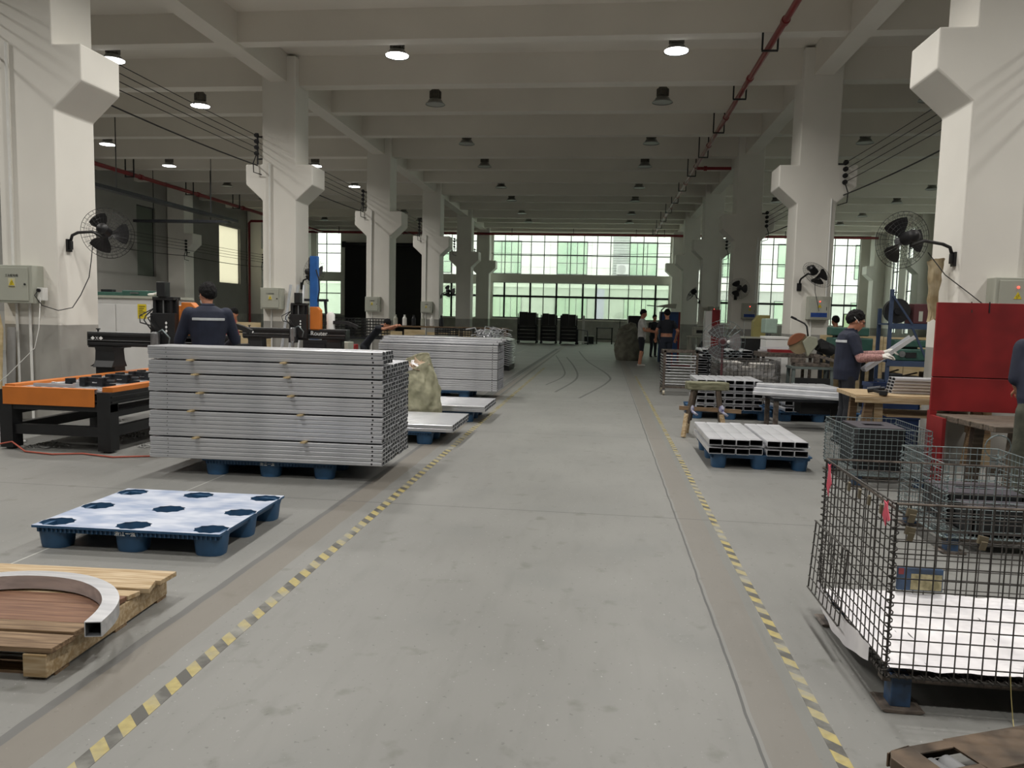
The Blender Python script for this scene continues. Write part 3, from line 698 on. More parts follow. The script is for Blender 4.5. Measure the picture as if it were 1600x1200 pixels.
G().surf(lambda u, v: (lambda p: (-.05+(p[0]+.05)*.86*(1-v), p[1]*.86*(1-v), p[2]-.14+.10*v*v-.0))(sackf(u, 1.0)), 40, 6, closed_u=True).build('scrap_fill', PAPER, sk)
rp = random.Random(5)
for i in range(16):
    a = i*2.4; r = .03+.0095*i; x = -.05+r*math.cos(a); y = r*math.sin(a)-.02
    q = G(); sz = rp.uniform(.05, .085); e = (rp.uniform(-.7, .7), rp.uniform(-.7, .7), a)
    q.prism([(-sz, -.4*sz), (.6*sz, -sz*.6), (sz, .5*sz), (-.2*sz, .7*sz)], 'z', -.003, .003)
    q.build('paper_scrap', PAPER if i % 3 else SHEETW, sk, loc=(x, y, .80+.30*y+.2*x+rp.uniform(-.015, .03)), rot=e)
# ---- CNC router machines
def cnc(y0, gy, lb, n2=False):
    t = T('cnc_router', lb, 'machine', (-5.52, y0, 0)); L = 2.9
    # frame: legs, stretchers
    for x in (-.54, .54):
        for y in (.07, L/2, L-.07): G().box(x-.07, x+.07, y-.07, y+.07, .02, .50).cyl((x, y, 0), (x, y, .02), .05, n=10).build('leg', BLACKM, t)
    for y in (.07, L-.07):
        G().box(-.47, .47, y-.04, y+.04, .16, .26).build('stretcher', BLACKM, t)
        G().box(-.61, .61, y-.06, y+.06, .42, .50).build('end_rail', BLACKM, t)
    for x in (-.54, .54):
        G().box(x-.04, x+.04, .14, L-.14, .16, .26).build('stretcher', BLACKM, t)
        G().box(x-.05, x+.05, .14, L-.14, .36, .42).build('stretcher', BLACKM, t)
        s = 1 if x > 0 else -1
        G().box(x-.07, x+.07, 0, L, .50, .62).box(x+s*.07, x+s*.085, .02, L-.02, .565, .58).box(x+s*.07, x+s*.085, .02, L-.02, .515, .53).build('side_rail', BLACKM, t)
        G().box(x-.05, x+.065, .06, L, .62, .668).build('rail_cover', ORANGE, t)
    G().box(-.56, .45, -.012, .0, .47, .645).box(-.56, .45, -.012, .05, .645, .652).build('front_panel', ORANGE, t, bev=.003)
    G().box(-.50, .49, .04, L-.03, .60, .635).build('bed', ALU2, t)
    for i in range(8): G().box(-.47+i*.125, -.42+i*.125, .05, L-.05, .635, .642).build('bed_slat', ALU, t)
    # clamps on the bed
    for i in range(5):
        y = .35+.42*i
        q = G().box(-.1, .42, y, y+.035, .645, .675).box(.05, .11, y-.03, y+.09, .645, .735).box(.25, .31, y-.03, y+.09, .645, .735)
        q.box(.04, .32, y+.01, y+.05, .70, .735).cyl((.33, y+.03, .70), (.42, y+.03, .70), .018, n=8).box(-.12, -.06, y-.02, y+.07, .645, .72)
        q.build('vice', DARKM, t)
        G().cyl((-.30, y+.02, .66), (.0, y+.02, .66), .014, n=8).build('screw', STEEL, t)
    G().box(-.35, .12, .16, .20, .645, .675).box(.10, .13, .15, .21, .642, .69).build('stop_bar', ALU, t)
    # gantry
    z0 = .668; ga = bpy.data.objects.new('gantry', None)
    for s in (-1, 1):
        x = s*.74
        f = G().prism([(x-.13, gy-.02), (x+.13, gy-.02), (x+.13, gy+.2), (x-.13, gy+.2)], 'z', .60, .72)
        f.prism([(gy-.08, z0+.05), (gy+.24, z0+.05), (gy+.2, .80), (gy+.18, .93), (gy+.2, .985), (gy-.04, .985), (gy-.02, .93), (gy-.03, .80)], 'x', x-.13, x+.13)
        f.prism([(x-.26 if s < 0 else x+.26, z0+.05), (x-.12*1 if s < 0 else x+.12, z0+.05), (x-.12 if s < 0 else x+.12, z0+.2), (x-.18 if s < 0 else x+.18, z0+.1)], 'y', gy+.05, gy+.08)
        f.box(x-.22, x+.22, gy-.03, gy+.2, .965, .985)
        f.build('gantry_foot', BLACKM, t, bev=.006)
    bm_ = G().box(-.97, .97, gy-.03, gy+.19, .985, 1.155).box(-.95, .95, gy-.05, gy-.03, 1.11, 1.145).box(-.95, .95, gy-.05, gy-.03, .995, 1.03)
    bm_.cyl((-.88, gy+.06, 1.155), (-.88, gy+.06, 1.20), .012, n=8).box(-.9, -.86, gy+.04, gy+.08, 1.19, 1.205)
    bo = bm_.build('gantry_beam', BLACKM, t, bev=.004)
    G().box(-.96, .96, gy-.052, gy-.03, 1.055, 1.065).box(-.97, .97, gy-.03, gy+.19, 1.156, 1.163).build('linear_rail', STEEL, t)
    if n2: text('Router', .11, WHITEI, bo, (.48, gy-.054, 1.085), FRONT)
    lg = G()
    for k in (-1, 1): lg.prism([(-.82+k*.055-.028, 1.085), (-.82+k*.055, 1.108), (-.82+k*.055+.028, 1.085), (-.82+k*.055, 1.062)], 'y', gy-.056, gy-.053)
    lg.bar((-.835, gy-.055, 1.068), (-.805, gy-.055, 1.102), .002, .007, up=(0, 1, 0)).bar((-.805, gy-.055, 1.068), (-.835, gy-.055, 1.102), .002, .007, up=(0, 1, 0)).build('diamond_logo', WHITEI, bo)
    # carriage and spindle
    cxs = .13
    ca = G().box(cxs-.16, cxs+.16, gy-.10, gy-.055, .96, 1.60).box(cxs-.16, cxs+.16, gy-.16, gy-.10, 1.0, 1.42).box(cxs-.13, cxs+.15, gy-.16, gy+.0, 1.58, 1.62)
    ca.box(cxs-.12, cxs-.09, gy-.15, gy-.1, 1.42, 1.58).box(cxs+.09, cxs+.12, gy-.15, gy-.1, 1.42, 1.58)
    cao = ca.build('carriage', BLACKM, t, bev=.004)
    G().cyl((cxs, gy-.13, 1.42), (cxs, gy-.13, 1.59), .012, n=8).build('lead_screw', STEEL, t)
    G().box(cxs-.055, cxs+.055, gy-.19, gy-.07, 1.62, 1.80).build('servo_motor', BLACKM, t, bev=.006)
    q = G()
    for k, z in ((0, 1.30), (1, 1.25), (2, 1.20)): q.prism([(cxs+.05-.016, z), (cxs+.05, z+.02), (cxs+.05+.016, z), (cxs+.05, z-.02)], 'y', gy-.163, gy-.160)
    q.build('diamond_logo', WHITEI, cao)
    G().lathe([(0, 0), (.012, .0), (.02, .06), (.05, .10), (.055, .12), (.055, .34), (.035, .36), (0, .36)], 16, (cxs-.06, gy-.22, .83)).build('spindle', STEEL, t, smooth=40)
    G().box(cxs-.13, cxs+.01, gy-.26, gy-.16, .92, 1.02).build('spindle_clamp', DARKM, t)
    for k, (a, b_) in enumerate(((.0, .14), (-.03, .10), (.03, .2))):
        G().tube([(cxs-.06+a, gy-.22, 1.19), (cxs-.10+a, gy-.26, 1.27), (cxs-.24+k*.05, gy-.24, 1.30+.03*k), (cxs-.30+k*.08, gy-.16, 1.38), (cxs-.14, gy-.1, 1.48)], .008, 6).build('hose', WIRE, t, smooth=True)
    G().tube([(cxs-.03, gy-.22, 1.18), (cxs+.05, gy-.25, 1.22), (cxs+.14, gy-.24, 1.12), (cxs+.10, gy-.2, 1.02)], .009, 6).build('hose', GALV, t, smooth=True)
    G().prism([(cxs+.17, 1.02), (cxs+.36, 1.02), (cxs+.36, 1.50), (cxs+.30, 1.56), (cxs+.17, 1.56)], 'y', gy-.03, gy+.10).build('side_cover', ORANGE, t, bev=.01)
    ch = [(cxs+.38+.09*i, gy+.12, 1.27+.02*math.sin(i*.5)-(.02*(i-4)**2*.3 if i > 4 else 0)) for i in range(8)]
    for a, b_ in zip(ch, ch[1:]): G().bar(a, b_, .07, .06).build('drag_chain_link', RUBBER, t)
    G().lathe([(0, 0), (.075, 0), (.075, .26), (.05, .30), (0, .31)], 14, (cxs+.50, gy+.13, 1.165)).build('coolant_tank', WHITEP, t, smooth=40)
    return t
cnc(7.1, 1.9, 'nearer router machine with an orange bed and black gantry')
cnc(11.2, 2.0, 'farther router machine with a black gantry lettered Router', True)
bp_ = T('blue_post', 'tall blue steel post rising behind the farther router machine', 'post', (-5.76, 14.78, 0))
G().box(-.075, .075, -.06, .06, .02, 2.57).build('post', BLUEM, bp_, bev=.006); G().box(-.16, .16, -.14, .14, 0, .02).build('base_plate', BLUEM, bp_)
G().bar((-.2, 0, 1.70), (.28, 0, 1.70), .08, .05).bar((.22, 0, 1.68), (.26, .0, 1.3), .04, .04).build('bracket', DARKM, bp_)
G().tube([(.06, -.07, 2.3), (.13, -.09, 2.1), (.14, -.09, 1.9), (.10, -.07, 1.72)], .012, 6).build('cable', WIRE, bp_)
cc = T('control_cabinet', 'dark control cabinet with a grey side behind the farther router machine', 'cabinet', (-5.3, 14.15, 0))
G().box(-.45, .05, 0, .35, 0, .93).build('body', BLACKM, cc, bev=.008); G().box(.06, .45, .02, .35, 0, .90).build('grey_side', GREYBOX, cc, bev=.008); G().box(-.40, .0, -.012, 0, .1, .85).build('door', BLACKM, cc); G().box(-.06, -.04, -.03, -.012, .45, .58).build('handle', STEEL, cc)
# air hose on the floor in front of the machine
HOSE = mat('orange_hose', 'a5503f', .6, scale=10)
tag(G().tube([(-7.0, 6.95, .012), (-6.5, 7.02, .012), (-6.25, 6.98, .03), (-6.0, 7.10, .08), (-5.75, 6.97, .012), (-5.4, 6.90, .012), (-5.15, 7.0, .012), (-4.75, 6.9, .012), (-4.4, 7.05, .012), (-4.2, 7.3, .012)], .009, 6).build('air_hose', HOSE, smooth=True), 'thin orange air hose lying in front of the router machine', 'hose')
CHIP = mat('metal_chips', 'b5b6b4', .5, .5, var=.3, scale=60, bump=.5, bscale=50)
ch = G(); rc = random.Random(4)
for cx_, cy_, n_, rr_ in ((-6.0, 7.35, 260, .3), (-5.35, 8.2, 200, .35), (-4.75, 7.6, 120, .2), (-5.8, 9.0, 220, .5)):
    for i in range(n_):
        a = rc.random()*2*PI; r = rr_*math.sqrt(rc.random()); sz = rc.uniform(.008, .02)
        x = cx_+r*math.cos(a)*1.4; y = cy_+r*math.sin(a)*.7
        if abs(abs(x+5.52)-.54) < .1: continue
        ch.obox((x, y, .012*rc.random()+.006), (sz*2, sz*.8, .004), (rc.uniform(-.6, .6), rc.uniform(-.6, .6), a*3))
tag(ch.build('metal_chips', CHIP), 'loose metal chips scattered under the router machine', 'chips', kind='stuff')
# ---- white cabinet, orange panel, desk area
cb = T('white_cabinet', 'large white machine cabinet with a yellow notice behind the first column', 'cabinet', (-7.75, 11.5, 0))
G().box(-.75, .65, 0, 1.0, 0, 1.62).build('body', WHITEE, cb, bev=.01)
for a, b_ in ((-.72, -.06), (-.04, .56)): G().box(a, b_, -.015, 0, .08, 1.52).build('door', WHITEE, cb, bev=.003)
G().box(-.8, .7, -.03, 1.03, 1.62, 1.66).build('top_plate', GREYBOX, cb)
nt_ = G().box(.33, .48, -.019, -.016, 1.30, 1.53).build('notice', YEL, cb)
q = G()
for i in range(6): q.box(.35, .46-.02*(i % 3), -.0205, -.0195, 1.49-i*.03, 1.50-i*.03)
q.build('notice_lines', INK, nt_)
GLOVE = mat('cotton_glove', 'dcdad4', .9, scale=14, bump=.3)
tb = T('tool_box', 'flat green tool case lying on the white cabinet', 'case', (-7.55, 11.8, 1.66)); G().box(-.25, .2, -.15, .15, 0, .09).build('case_body', GREENM, tb, bev=.01); G().box(-.1, .05, -.165, -.15, .04, .06).build('latch', STEEL, tb)
tb = T('tool_box', 'low green tray at the left end of the white cabinet', 'case', (-8.15, 11.8, 1.66)); G().box(-.2, .22, -.12, .12, 0, .06).build('tray', GREENM, tb, bev=.006); G().box(-.05, .15, -.1, .0, .06, .10).build('lid', DARKM, tb)
g = G()
for i in range(4): g.ball((-.1+.06*i, .02*(i % 2), .025+.01*(i % 3)), (.07, .05, .025), 10, 6)
tag(g.build('rag', GLOVE, smooth=True, loc=(-7.16, 11.62, 1.662)), 'crumpled white rag on the white cabinet', 'rag')
op = T('orange_cabinet', 'orange panelled machine housing behind the worker in navy', 'cabinet', (-5.95, 12.2, 0))
# leaning wood sheets by the first column
ws = G().prism([(0, 0), (.42, 0), (.42, .82), (.36, 1.06), (.0, 1.06)], 'y', 0, .02)
tag(ws.build('wood_sheet', PLY, loc=(-7.90, 8.70, .35), rot=(R(-4), 0, 0)), 'yellowish plywood sheet leaning beside the nearest left column', 'board')
tag(G().box(0, .11, 0, .02, 0, 1.2).build('grey_plank', mat('grey_board', '8b8a88', .7, scale=8)).copy() and bpy.data.objects['grey_plank'], 'narrow grey board leaning beside the plywood sheet', 'board'); bpy.data.objects['grey_plank'].location = (-7.47, 8.76, .0); bpy.data.objects['grey_plank'].rotation_euler = (R(-3), 0, 0)
sb = T('side_bench', 'low bench under the leaning sheets at the left edge', 'bench', (-8.0, 8.55, 0))
G().box(-.3, .52, -.1, .17, .30, .35).build('top', WOOD, sb)
for x in (-.25, .46): G().box(x-.04, x+.04, -.06, .15, 0, .30).build('leg', BLACKM, sb)
ps = T('power_strip', 'white power strip hanging on the plywood sheet', 'socket', (-7.54, 8.66, .82)); G().box(-.03, .03, -.03, 0, 0, .24).build('body', WHITEP, ps, bev=.005)
for z in (.05, .1, .15, .2): G().box(-.018, .018, -.034, -.03, z-.016, z+.016).build('outlet', INK if z < .12 else GREYBOX, ps)
bpy.data.objects.remove(op)
oc = T('orange_cabinet', 'orange panelled machine housing behind the worker in navy', 'cabinet', (-6.0, 10.6, 0))
G().box(-.3, .02, 0, .35, 0, 1.52).build('body', ORANGE, oc, bev=.01); G().box(-.28, 0, -.01, 0, .1, 1.45).build('panel', ORANGE, oc, bev=.004); G().box(-.3, .02, 0, .35, 0, .08).build('plinth', BLACKM, oc)
# ================================================================ RIGHT SIDE OF THE AISLE
def profile_mesh(L, w, h, r=.01, t=.004):
    """hollow rounded extrusion along Y"""
    def ring(w, h, r):
        p = []
        for cx, cy, a0 in ((w/2-r, h-r, 0), (-w/2+r, h-r, 90), (-w/2+r, r, 180), (w/2-r, r, 270)):
            for k in range(3): a = R(a0+45*k); p.append((cx+r*math.cos(a), cy+r*math.sin(a)))
        return p
    o = ring(w, h, r); i_ = [(x, y+t) for x, y in ring(w-2*t, h-2*t, max(r-t, .002))]; n = len(o); vs = []
    for y in (0, L): vs += [(x, y, z) for x, z in o]+[(x, y, z) for x, z in i_]
    f = []; m = []
    for k in range(n):
        j = (k+1) % n
        f += [(k, j, 2*n+j, 2*n+k), (n+k, 3*n+k, 3*n+j, n+j), (k, n+k, n+j, j), (2*n+k, 2*n+j, 3*n+j, 3*n+k)]; m += [0, 1, 0, 0]
    g = G().add(vs, f); g.m = m; return g.mesh('aluminium_profile', [ALU2, ALUIN], 40)
blue_pallet((1.62, 8.44, 0), R(90), 'blue plastic pallet under the low stack of wide profiles', letter=False)
pm = profile_mesh(1.28, .132, .062)
GP = 'wide profiles on the near right pallet'
for r in range(2):
    z = .152+r*.088
    for i in range(7):
        dy = .035 if i == 3 else 0
        inst('aluminium_profile', pm, (1.165+.135*i+(.03 if i > 3 else 0), 7.80+dy+random.uniform(-.006, .006), z), 'wide hollow profile on the near right pallet, %s layer, %d from left' % (('lower', 'upper')[r], i+1), 'profile', GP)
    for k, y in enumerate((7.95, 8.9) if r == 0 else ()):
        inst('spacer_strip', G().box(-.5, .5, -.03, .03, 0, .024).mesh('spacer_strip', ALU2), (1.62, y, .215), 'flat metal spacer between the two profile layers, '+('front', 'back')[k], 'strip')
# block of profiles behind
blue_pallet((1.95, 12.22, 0), R(0), 'blue plastic pallet under the left block of crossed profiles', letter=False)
pm2 = profile_mesh(1.0, .125, .06)
bt = G().box(-.45, .45, -.02, .02, 0, .034).mesh('spacer_strip', ALU2)
for r in range(5):
    for i in range(7): inst('aluminium_profile', pm2, (1.50+.14*i, 11.70+random.uniform(-.01, .01), .152+r*.096), 'hollow profile in the block behind the stool, layer %d from below, %d from left' % (r+1, i+1), 'profile', 'profiles of the left block')
    if r < 4: inst('spacer_strip', bt, (1.92, 11.8, .152+r*.096+.061), 'flat spacer in the left block of profiles, level %d' % (r+1), 'strip', 'spacers of the profile blocks')
blue_pallet((3.22, 12.30, 0), R(6), 'blue plastic pallet under the right block of crossed profiles', letter=False)
for r in range(4):
    for i in range(7): inst('aluminium_profile', pm2, (2.80+.14*i+.0, 11.74+.022*i+random.uniform(-.01, .01), .152+r*.096), 'hollow profile in the block behind the low table, layer %d from below, %d from left' % (r+1, i+1), 'profile', 'profiles of the right block', (0, 0, R(6)))
    if r < 3: inst('spacer_strip', bt, (3.18, 11.95, .152+r*.096+.061), 'flat spacer in the right block of profiles, level %d' % (r+1), 'strip', 'spacers of the profile blocks')
# low steel table with tubes on it
lt = T('low_table', 'low dark steel table carrying a few long tubes', 'table', (2.87, 11.12, 0))
G().box(-.5, .5, -.32, .32, .40, .44).build('top', DARKM, lt)
for x in (-.46, .46):
    for y in (-.28, .28): G().box(x-.03, x+.03, y-.03, y+.03, 0, .40).build('leg', RUST, lt)
G().box(-.1, .4, -.15, .2, .22, .40).build('drawer_box', RUBBER, lt)
G().tube([(.3, -.15, .3), (.33, -.17, .12), (.36, -.2, .06), (.34, -.18, .02)], .008, 6).build('cable', WIRE, lt)
pm3 = profile_mesh(1.18, .085, .05, .008)
for k, (x, y, z, a) in enumerate(((3.26, 10.78, .442, 67), (3.30, 10.865, .442, 67), (3.335, 10.95, .442, 67), (3.37, 11.035, .442, 67), (3.28, 10.82, .494, 66), (3.335, 10.95, .494, 67), (3.37, 11.035, .494, 67), (3.34, 10.955, .546, 67), (3.375, 11.04, .546, 67))):
    inst('aluminium_profile', pm3, (x, y, z), 'long tube on the low steel table, layer %d from below, tube %d' % (int((z-.44)/.05)+1, k+1), 'profile', 'tubes on the low steel table', (0, 0, R(a)))
# stool
st = T('wooden_stool', 'rough wooden stool with splayed legs beside the aisle', 'stool', (1.35, 10.0, 0), R(4))
G().surf(lambda u, v: (0, 0, 0), 2, 2) if False else None
seat = G().prism([(-.26, -.10), (-.2, -.12), (.2, -.11), (.27, -.08), (.26, .09), (.1, .12), (-.2, .11), (-.27, .07)], 'z', .60, .70)
seat.build('seat', mat('old_green_grey_wood', '7d7c66', .8, col2='55553f', scale=6, stretch=(1, 6, 6), bump=.4, bscale=12), st, bev=.012)
OLDW = mat('dark_old_wood', '54483c', .75, col2='3a3128', scale=5, stretch=(6, 6, 1))
for x, y, lx, ly in ((-.17, -.07, -.27, -.16), (.12, -.07, .17, -.14), (-.12, .07, -.18, .16), (.16, .07, .23, .15)):
    G().bar((lx, ly, .18), (x, y, .64), .055, .05).build('leg', OLDW, st, bev=.004); d = Vector((lx-x, ly-y, -.46)).normalized()
    G().bar(Vector((lx, ly, .30)), Vector((lx, ly, .30))+d*.305+Vector((.02, .0, .0)), .05, .05).build('leg_extension', WOOD, st, bev=.004)
G().bar((-.36, -.12, .37), (.42, -.11, .34), .045, .05).build('stretcher', WOODG, st, bev=.003); G().bar((-.2, .13, .33), (.25, .12, .33), .04, .05).build('stretcher', WOODG, st, bev=.003)
RAG = mat('purple_rag', '5a5a86', .9, col2='b9b9c8', scale=20)
for x in (-.21, .17): G().ball((x, -.11, .36), (.045, .05, .06), 10, 7).obox((x+.04, -.16, .31), (.09, .01, .03), (0, .6, 0)).build('rag_tie', RAG, st, smooth=True)
# wheeled rod trolley
tr = T('rod_trolley', 'wheeled steel trolley with rows of horizontal rods at the aisle', 'trolley', (1.22, 15.2, 0))
for x, y in ((0, 0), (0, .62), (.62, 0), (.62, .62)):
    G().box(x-.025, x+.025, y-.025, y+.025, .10, .88).build('post', RUST, tr)
    G().cyl((x-.02, y, .05), (x+.02, y, .05), .05, n=14).build('wheel', mat('cream_wheel', 'b4ab97', .6, scale=8) if x == 0 and y == 0 else bpy.data.materials['cream_wheel'], tr, smooth=40)
    G().bar((x-.03, y, .05), (x-.03, y, .11), .01, .03).bar((x+.03, y, .05), (x+.03, y, .11), .01, .03).box(x-.04, x+.04, y-.03, y+.03, .10, .112).build('caster_fork', STEEL, tr)
G().box(0, .62, -.02, .02, .14, .18).box(0, .62, .60, .64, .14, .18).box(-.02, .02, 0, .62, .14, .18).box(.6, .64, 0, .62, .14, .18).build('base_frame', RUST, tr)
G().box(-.02, .64, -.025, .025, .84, .88).box(-.02, .02, 0, .62, .84, .88).box(-.02, .64, .6, .64, .84, .88).build('top_rail', RUST, tr)
for i in range(11): G().cyl((.02, -.03, .22+i*.056), (.60, -.03, .22+i*.056), .014, n=8).build('rod', STEEL, tr)
for i in range(11): G().cyl((-.03, .02, .22+i*.056), (-.03, .60, .22+i*.056), .012, n=8).build('rod', STEEL, tr)
# stack of fat profiles behind the trolley
blue_pallet((2.4, 16.35, 0), R(90), 'blue plastic pallet under the tall profile stack behind the trolley', letter=False)
pm4 = G()
pm4 = profile_mesh(1.1, .22, .055, .02)
for r in range(8):
    for i in range(4): inst('aluminium_profile', pm4, (2.02+.26*i+(.10 if r > 5 else 0), 15.82, .152+r*.098), 'thick rounded profile stacked behind the trolley, layer %d from below, %d from left' % (r+1, i+1), 'profile', 'profiles stacked behind the trolley')
    if r < 7:
        for y in (15.95, 16.7): inst('spacer_strip', G().box(-.5, .5, -.015, .015, 0, .041).mesh('spacer_strip', BLACKM) if (r, y) == (0, 15.95) else bpy.data.meshes['spacer_black'] if 'spacer_black' in bpy.data.meshes else SPB, (2.42, y, .152+r*.098+.0555), 'dark spacer in the tall stack behind the trolley, level %d, %s' % (r+1, 'front' if y < 16 else 'back'), 'strip', 'dark spacers behind the trolley') if r or y != 15.95 else globals().__setitem__('SPB', G().box(-.5, .5, -.015, .015, 0, .041).mesh('spacer_strip', BLACKM))
# ---- wire cages
def mesh_panel(g, p, u, v, nu, nv, r):
    p = Vector(p); u = Vector(u); v = Vector(v); n = u.cross(v).normalized()*r
    for i in range(nu+1):
        a = p+u*(i/nu); rr = r*(1.5 if i in (0, nu) else 1); g.cyl(a+n, a+v+n, rr, n=5, cap=False)
    for j in range(nv+1):
        a = p+v*(j/nv); rr = r*(1.5 if j in (0, nv) else 1); g.cyl(a-n, a+u-n, rr, n=5, cap=False)
    return g
def spring(p0, p1, r, w, turns):
    p0 = Vector(p0); p1 = Vector(p1); x, y = basis(p1-p0); N = turns*8
    return G().tube([p0.lerp(p1, i/N)+(x*math.cos(i*PI/4)+y*math.sin(i*PI/4))*r for i in range(N+1)], w, 4)
def cage(loc, L, W, z0, H, cell, r, wire, lb, rz=0, coil=None):
    t = T('wire_cage', lb, 'cage', loc, rz, 'wire mesh cages'); nl, nw, nh = round(L/cell), round(W/cell), round(H/cell)
    for nm, p, u, a, v, b_ in (('side_panel', (0, 0, z0), (0, W, 0), nw, (0, 0, H), nh), ('side_panel', (L, 0, z0), (0, W, 0), nw, (0, 0, H), nh),
                               ('end_panel', (0, 0, z0), (L, 0, 0), nl, (0, 0, H), nh), ('end_panel', (0, W, z0), (L, 0, 0), nl, (0, 0, H), nh), ('floor_panel', (0, 0, z0), (L, 0, 0), nl, (0, W, 0), nw)):
        stuff(mesh_panel(G(), p, u, v, a, b_, r).build(nm, wire, t, smooth=True))
    c = coil or wire
    for x, y in ((0, 0), (L, 0), (0, W), (L, W)): spring((x, y, z0), (x, y, z0+H*.92), r*4.6, r*1.0, int(H/.034)).build('corner_coil', c, t, smooth=True)
    for p, q in (((0, 0, z0), (L, 0, z0)), ((0, 0, z0), (0, W, z0)), ((0, W, z0), (L, W, z0))): spring(p, q, r*3.2, r*.9, int((Vector(q)-Vector(p)).length/.03)).build('bottom_coil', c, t, smooth=True)
    return t
def cage_feet(t, L, W, z0, m):
    for x in (.02, L-.12):
        for y in (.0, W-.1):
            G().box(x+.012, x+.088, y+.012, y+.088, .012, z0-.004).build('foot', m, t, bev=.004)
            G().prism([(x-.03, .012), (x-.015, .004), (x+.05, 0), (x+.115, .004), (x+.13, .012), (x+.115, .016), (x+.05, .012), (x-.015, .016)], 'y', y-.02, y+.12).build('foot_plate', RUST, t)
    for y in (.02, W-.06): G().box(0, L, y, y+.05, z0-.03, z0-.006).build('base_rail', RUST, t)
DKBLUE = mat('worn_blue_steel', '2c4869', .5, col2='24354a', scale=16)
big = cage((1.13, 3.0, 0), 1.05, .92, .14, .68, .05, .0029, WIREB, 'large dark wire cage with a white sheet lining at the front right', coil=WIREB)
cage_feet(big, 1.05, .92, .14, DKBLUE)
# hanging half gate on the left side, tags and clips
gt = mesh_panel(G(), (-.06, .40, .17), (0, .50, 0), (.02, 0, .34), 8, 6, .0028).build('drop_gate', WIREB, big, smooth=True); stuff(gt)
G().tube([(0, 0, .80), (0, .92, .82), (1.05, .92, .82), (1.05, 0, .82), (0, 0, .82)], .0055, 6).build('top_rail', RUST, big)
RIB = mat('pink_ribbon', 'd4576a', .7, scale=10)
for y, h in ((.80, .12), (.05, .07)):
    G().prism([(y, .82), (y+.03, .80), (y+.05, .82-h), (y+.012, .80-h*1.2), (y+.005, .80-h*.6)], 'x', -.014, -.011).prism([(y-.01, .81), (y+.02, .815), (y-.03, .80-h*.8), (y-.05, .79-h*.5)], 'x', -.022, -.019).build('ribbon', RIB, big)
CLIP = mat('brass_clip', '7c7360', .5, .4, scale=20)
for x, z in ((.02, .79), (.02, .72), (.28, .70), (.52, .68), (.8, .72)): G().obox((x+.03, -.012, z), (.034, .014, .03), (0, .2, 0)).obox((x+.03, -.02, z-.02), (.022, .006, .035), (.3, .1, 0)).build('clip', CLIP, big)
for y in (.12, .26, .38, .52): G().obox((-.012, y, .77), (.01, .016, .04), (.2, 0, 0)).build('clip', CLIP, big)
ln = T('sheet_lining', 'white wrapping sheet lining the bottom of the large wire cage', 'sheet', (1.13, 3.0, 0))
def lin_s(u, v):
    x = .012+u*1.025; y = .012+v*.895
    e = min(x, y, 1.05-x, .92-y)
    z = .150+.02*max(0, (.07-e)/.07)+.008*noise.noise((x*7, y*9, 0))+.006*noise.noise((x*22, y*15, 3))
    return (x, y, z)
G().surf(lin_s, 48, 40).build('sheet', SHEETW, ln, smooth=True)
G().surf(lambda u, v: (-.012-.018*math.sin(u*PI)-.004*math.sin(u*25), .15+u*.75, .20-.07*v-.05*v*math.sin(u*PI)), 24, 6).build('sheet_edge', SHEETW, ln, smooth=True)
# plate sign hanging inside the cage's far side
sg = T('cage_sign', 'small blue plate with a cream paper label on the large cage', 'sign', (1.49, 3.885, .19))
G().box(0, .21, -.01, .012, 0, .11).build('plate', DKBLUE, sg); G().box(.06, .205, -.0125, -.0105, .005, .085).build('paper', mat('cream_label', 'a89f7c', .7, col2='7b7455', scale=30), sg); G().box(.0, .025, -.0125, -.0105, .08, .11).build('red_corner', REDP, sg)
ca = cage((2.30, 7.22, 0), .68, .86, .11, .43, .05, .0027, GALV, 'small galvanised wire cage holding a black box, farthest of the cages')
cage_feet(ca, .68, .86, .11, DKBLUE)
cbg = cage((2.27, 5.22, 0), .68, .78, .11, .48, .05, .0027, GALV, 'small galvanised wire cage holding grey plates behind the large cage')
cage_feet(cbg, .68, .78, .11, DKBLUE)
def frame_box(loc, sx, sy, sz, lb, hole=True):
    t = T('black_box', lb, 'box', loc); b_ = BLACKM
    g = G()
    for a in ((0, .012, 0, sy), (sx-.012, sx, 0, sy)): g.box(a[0], a[1], a[2], a[3], 0, sz)
    g.box(0, sx, 0, .012, 0, sz).box(0, sx, sy-.012, sy, 0, sz).box(0, sx, 0, sy, 0, .01); g.build('body', b_, t)
    lid = G(); h0, h1, k0, k1 = sx*.28, sx*.72, sy*.38, sy*.62
    lid.box(0, sx, 0, k0, sz, sz+.008).box(0, sx, k1, sy, sz, sz+.008).box(0, h0, k0, k1, sz, sz+.008).box(h1, sx, k0, k1, sz, sz+.008)
    lid.build('lid', mat('dark_grey_plate', '55535a', .5, .3, scale=8) if 'dark_grey_plate' not in bpy.data.materials else bpy.data.materials['dark_grey_plate'], t)
    return t
frame_box((2.42, 7.45, .115), .42, .5, .40, 'black steel box with a slotted lid inside the far small cage')
frame_box((2.42, 5.55, .115), .5, .40, .22, 'flat black box with a slotted grey lid in the nearer small cage, back one')
frame_box((2.46, 5.26, .115), .46, .26, .18, 'flat black box with a slotted grey lid in the nearer small cage, front one')
tag(G().box(0, .3, 0, .3, 0, .004).build('paper_sheet', WHITEP, loc=(2.46, 7.25-.02, .118)), 'white paper lying in the far small cage', 'paper') if False else None
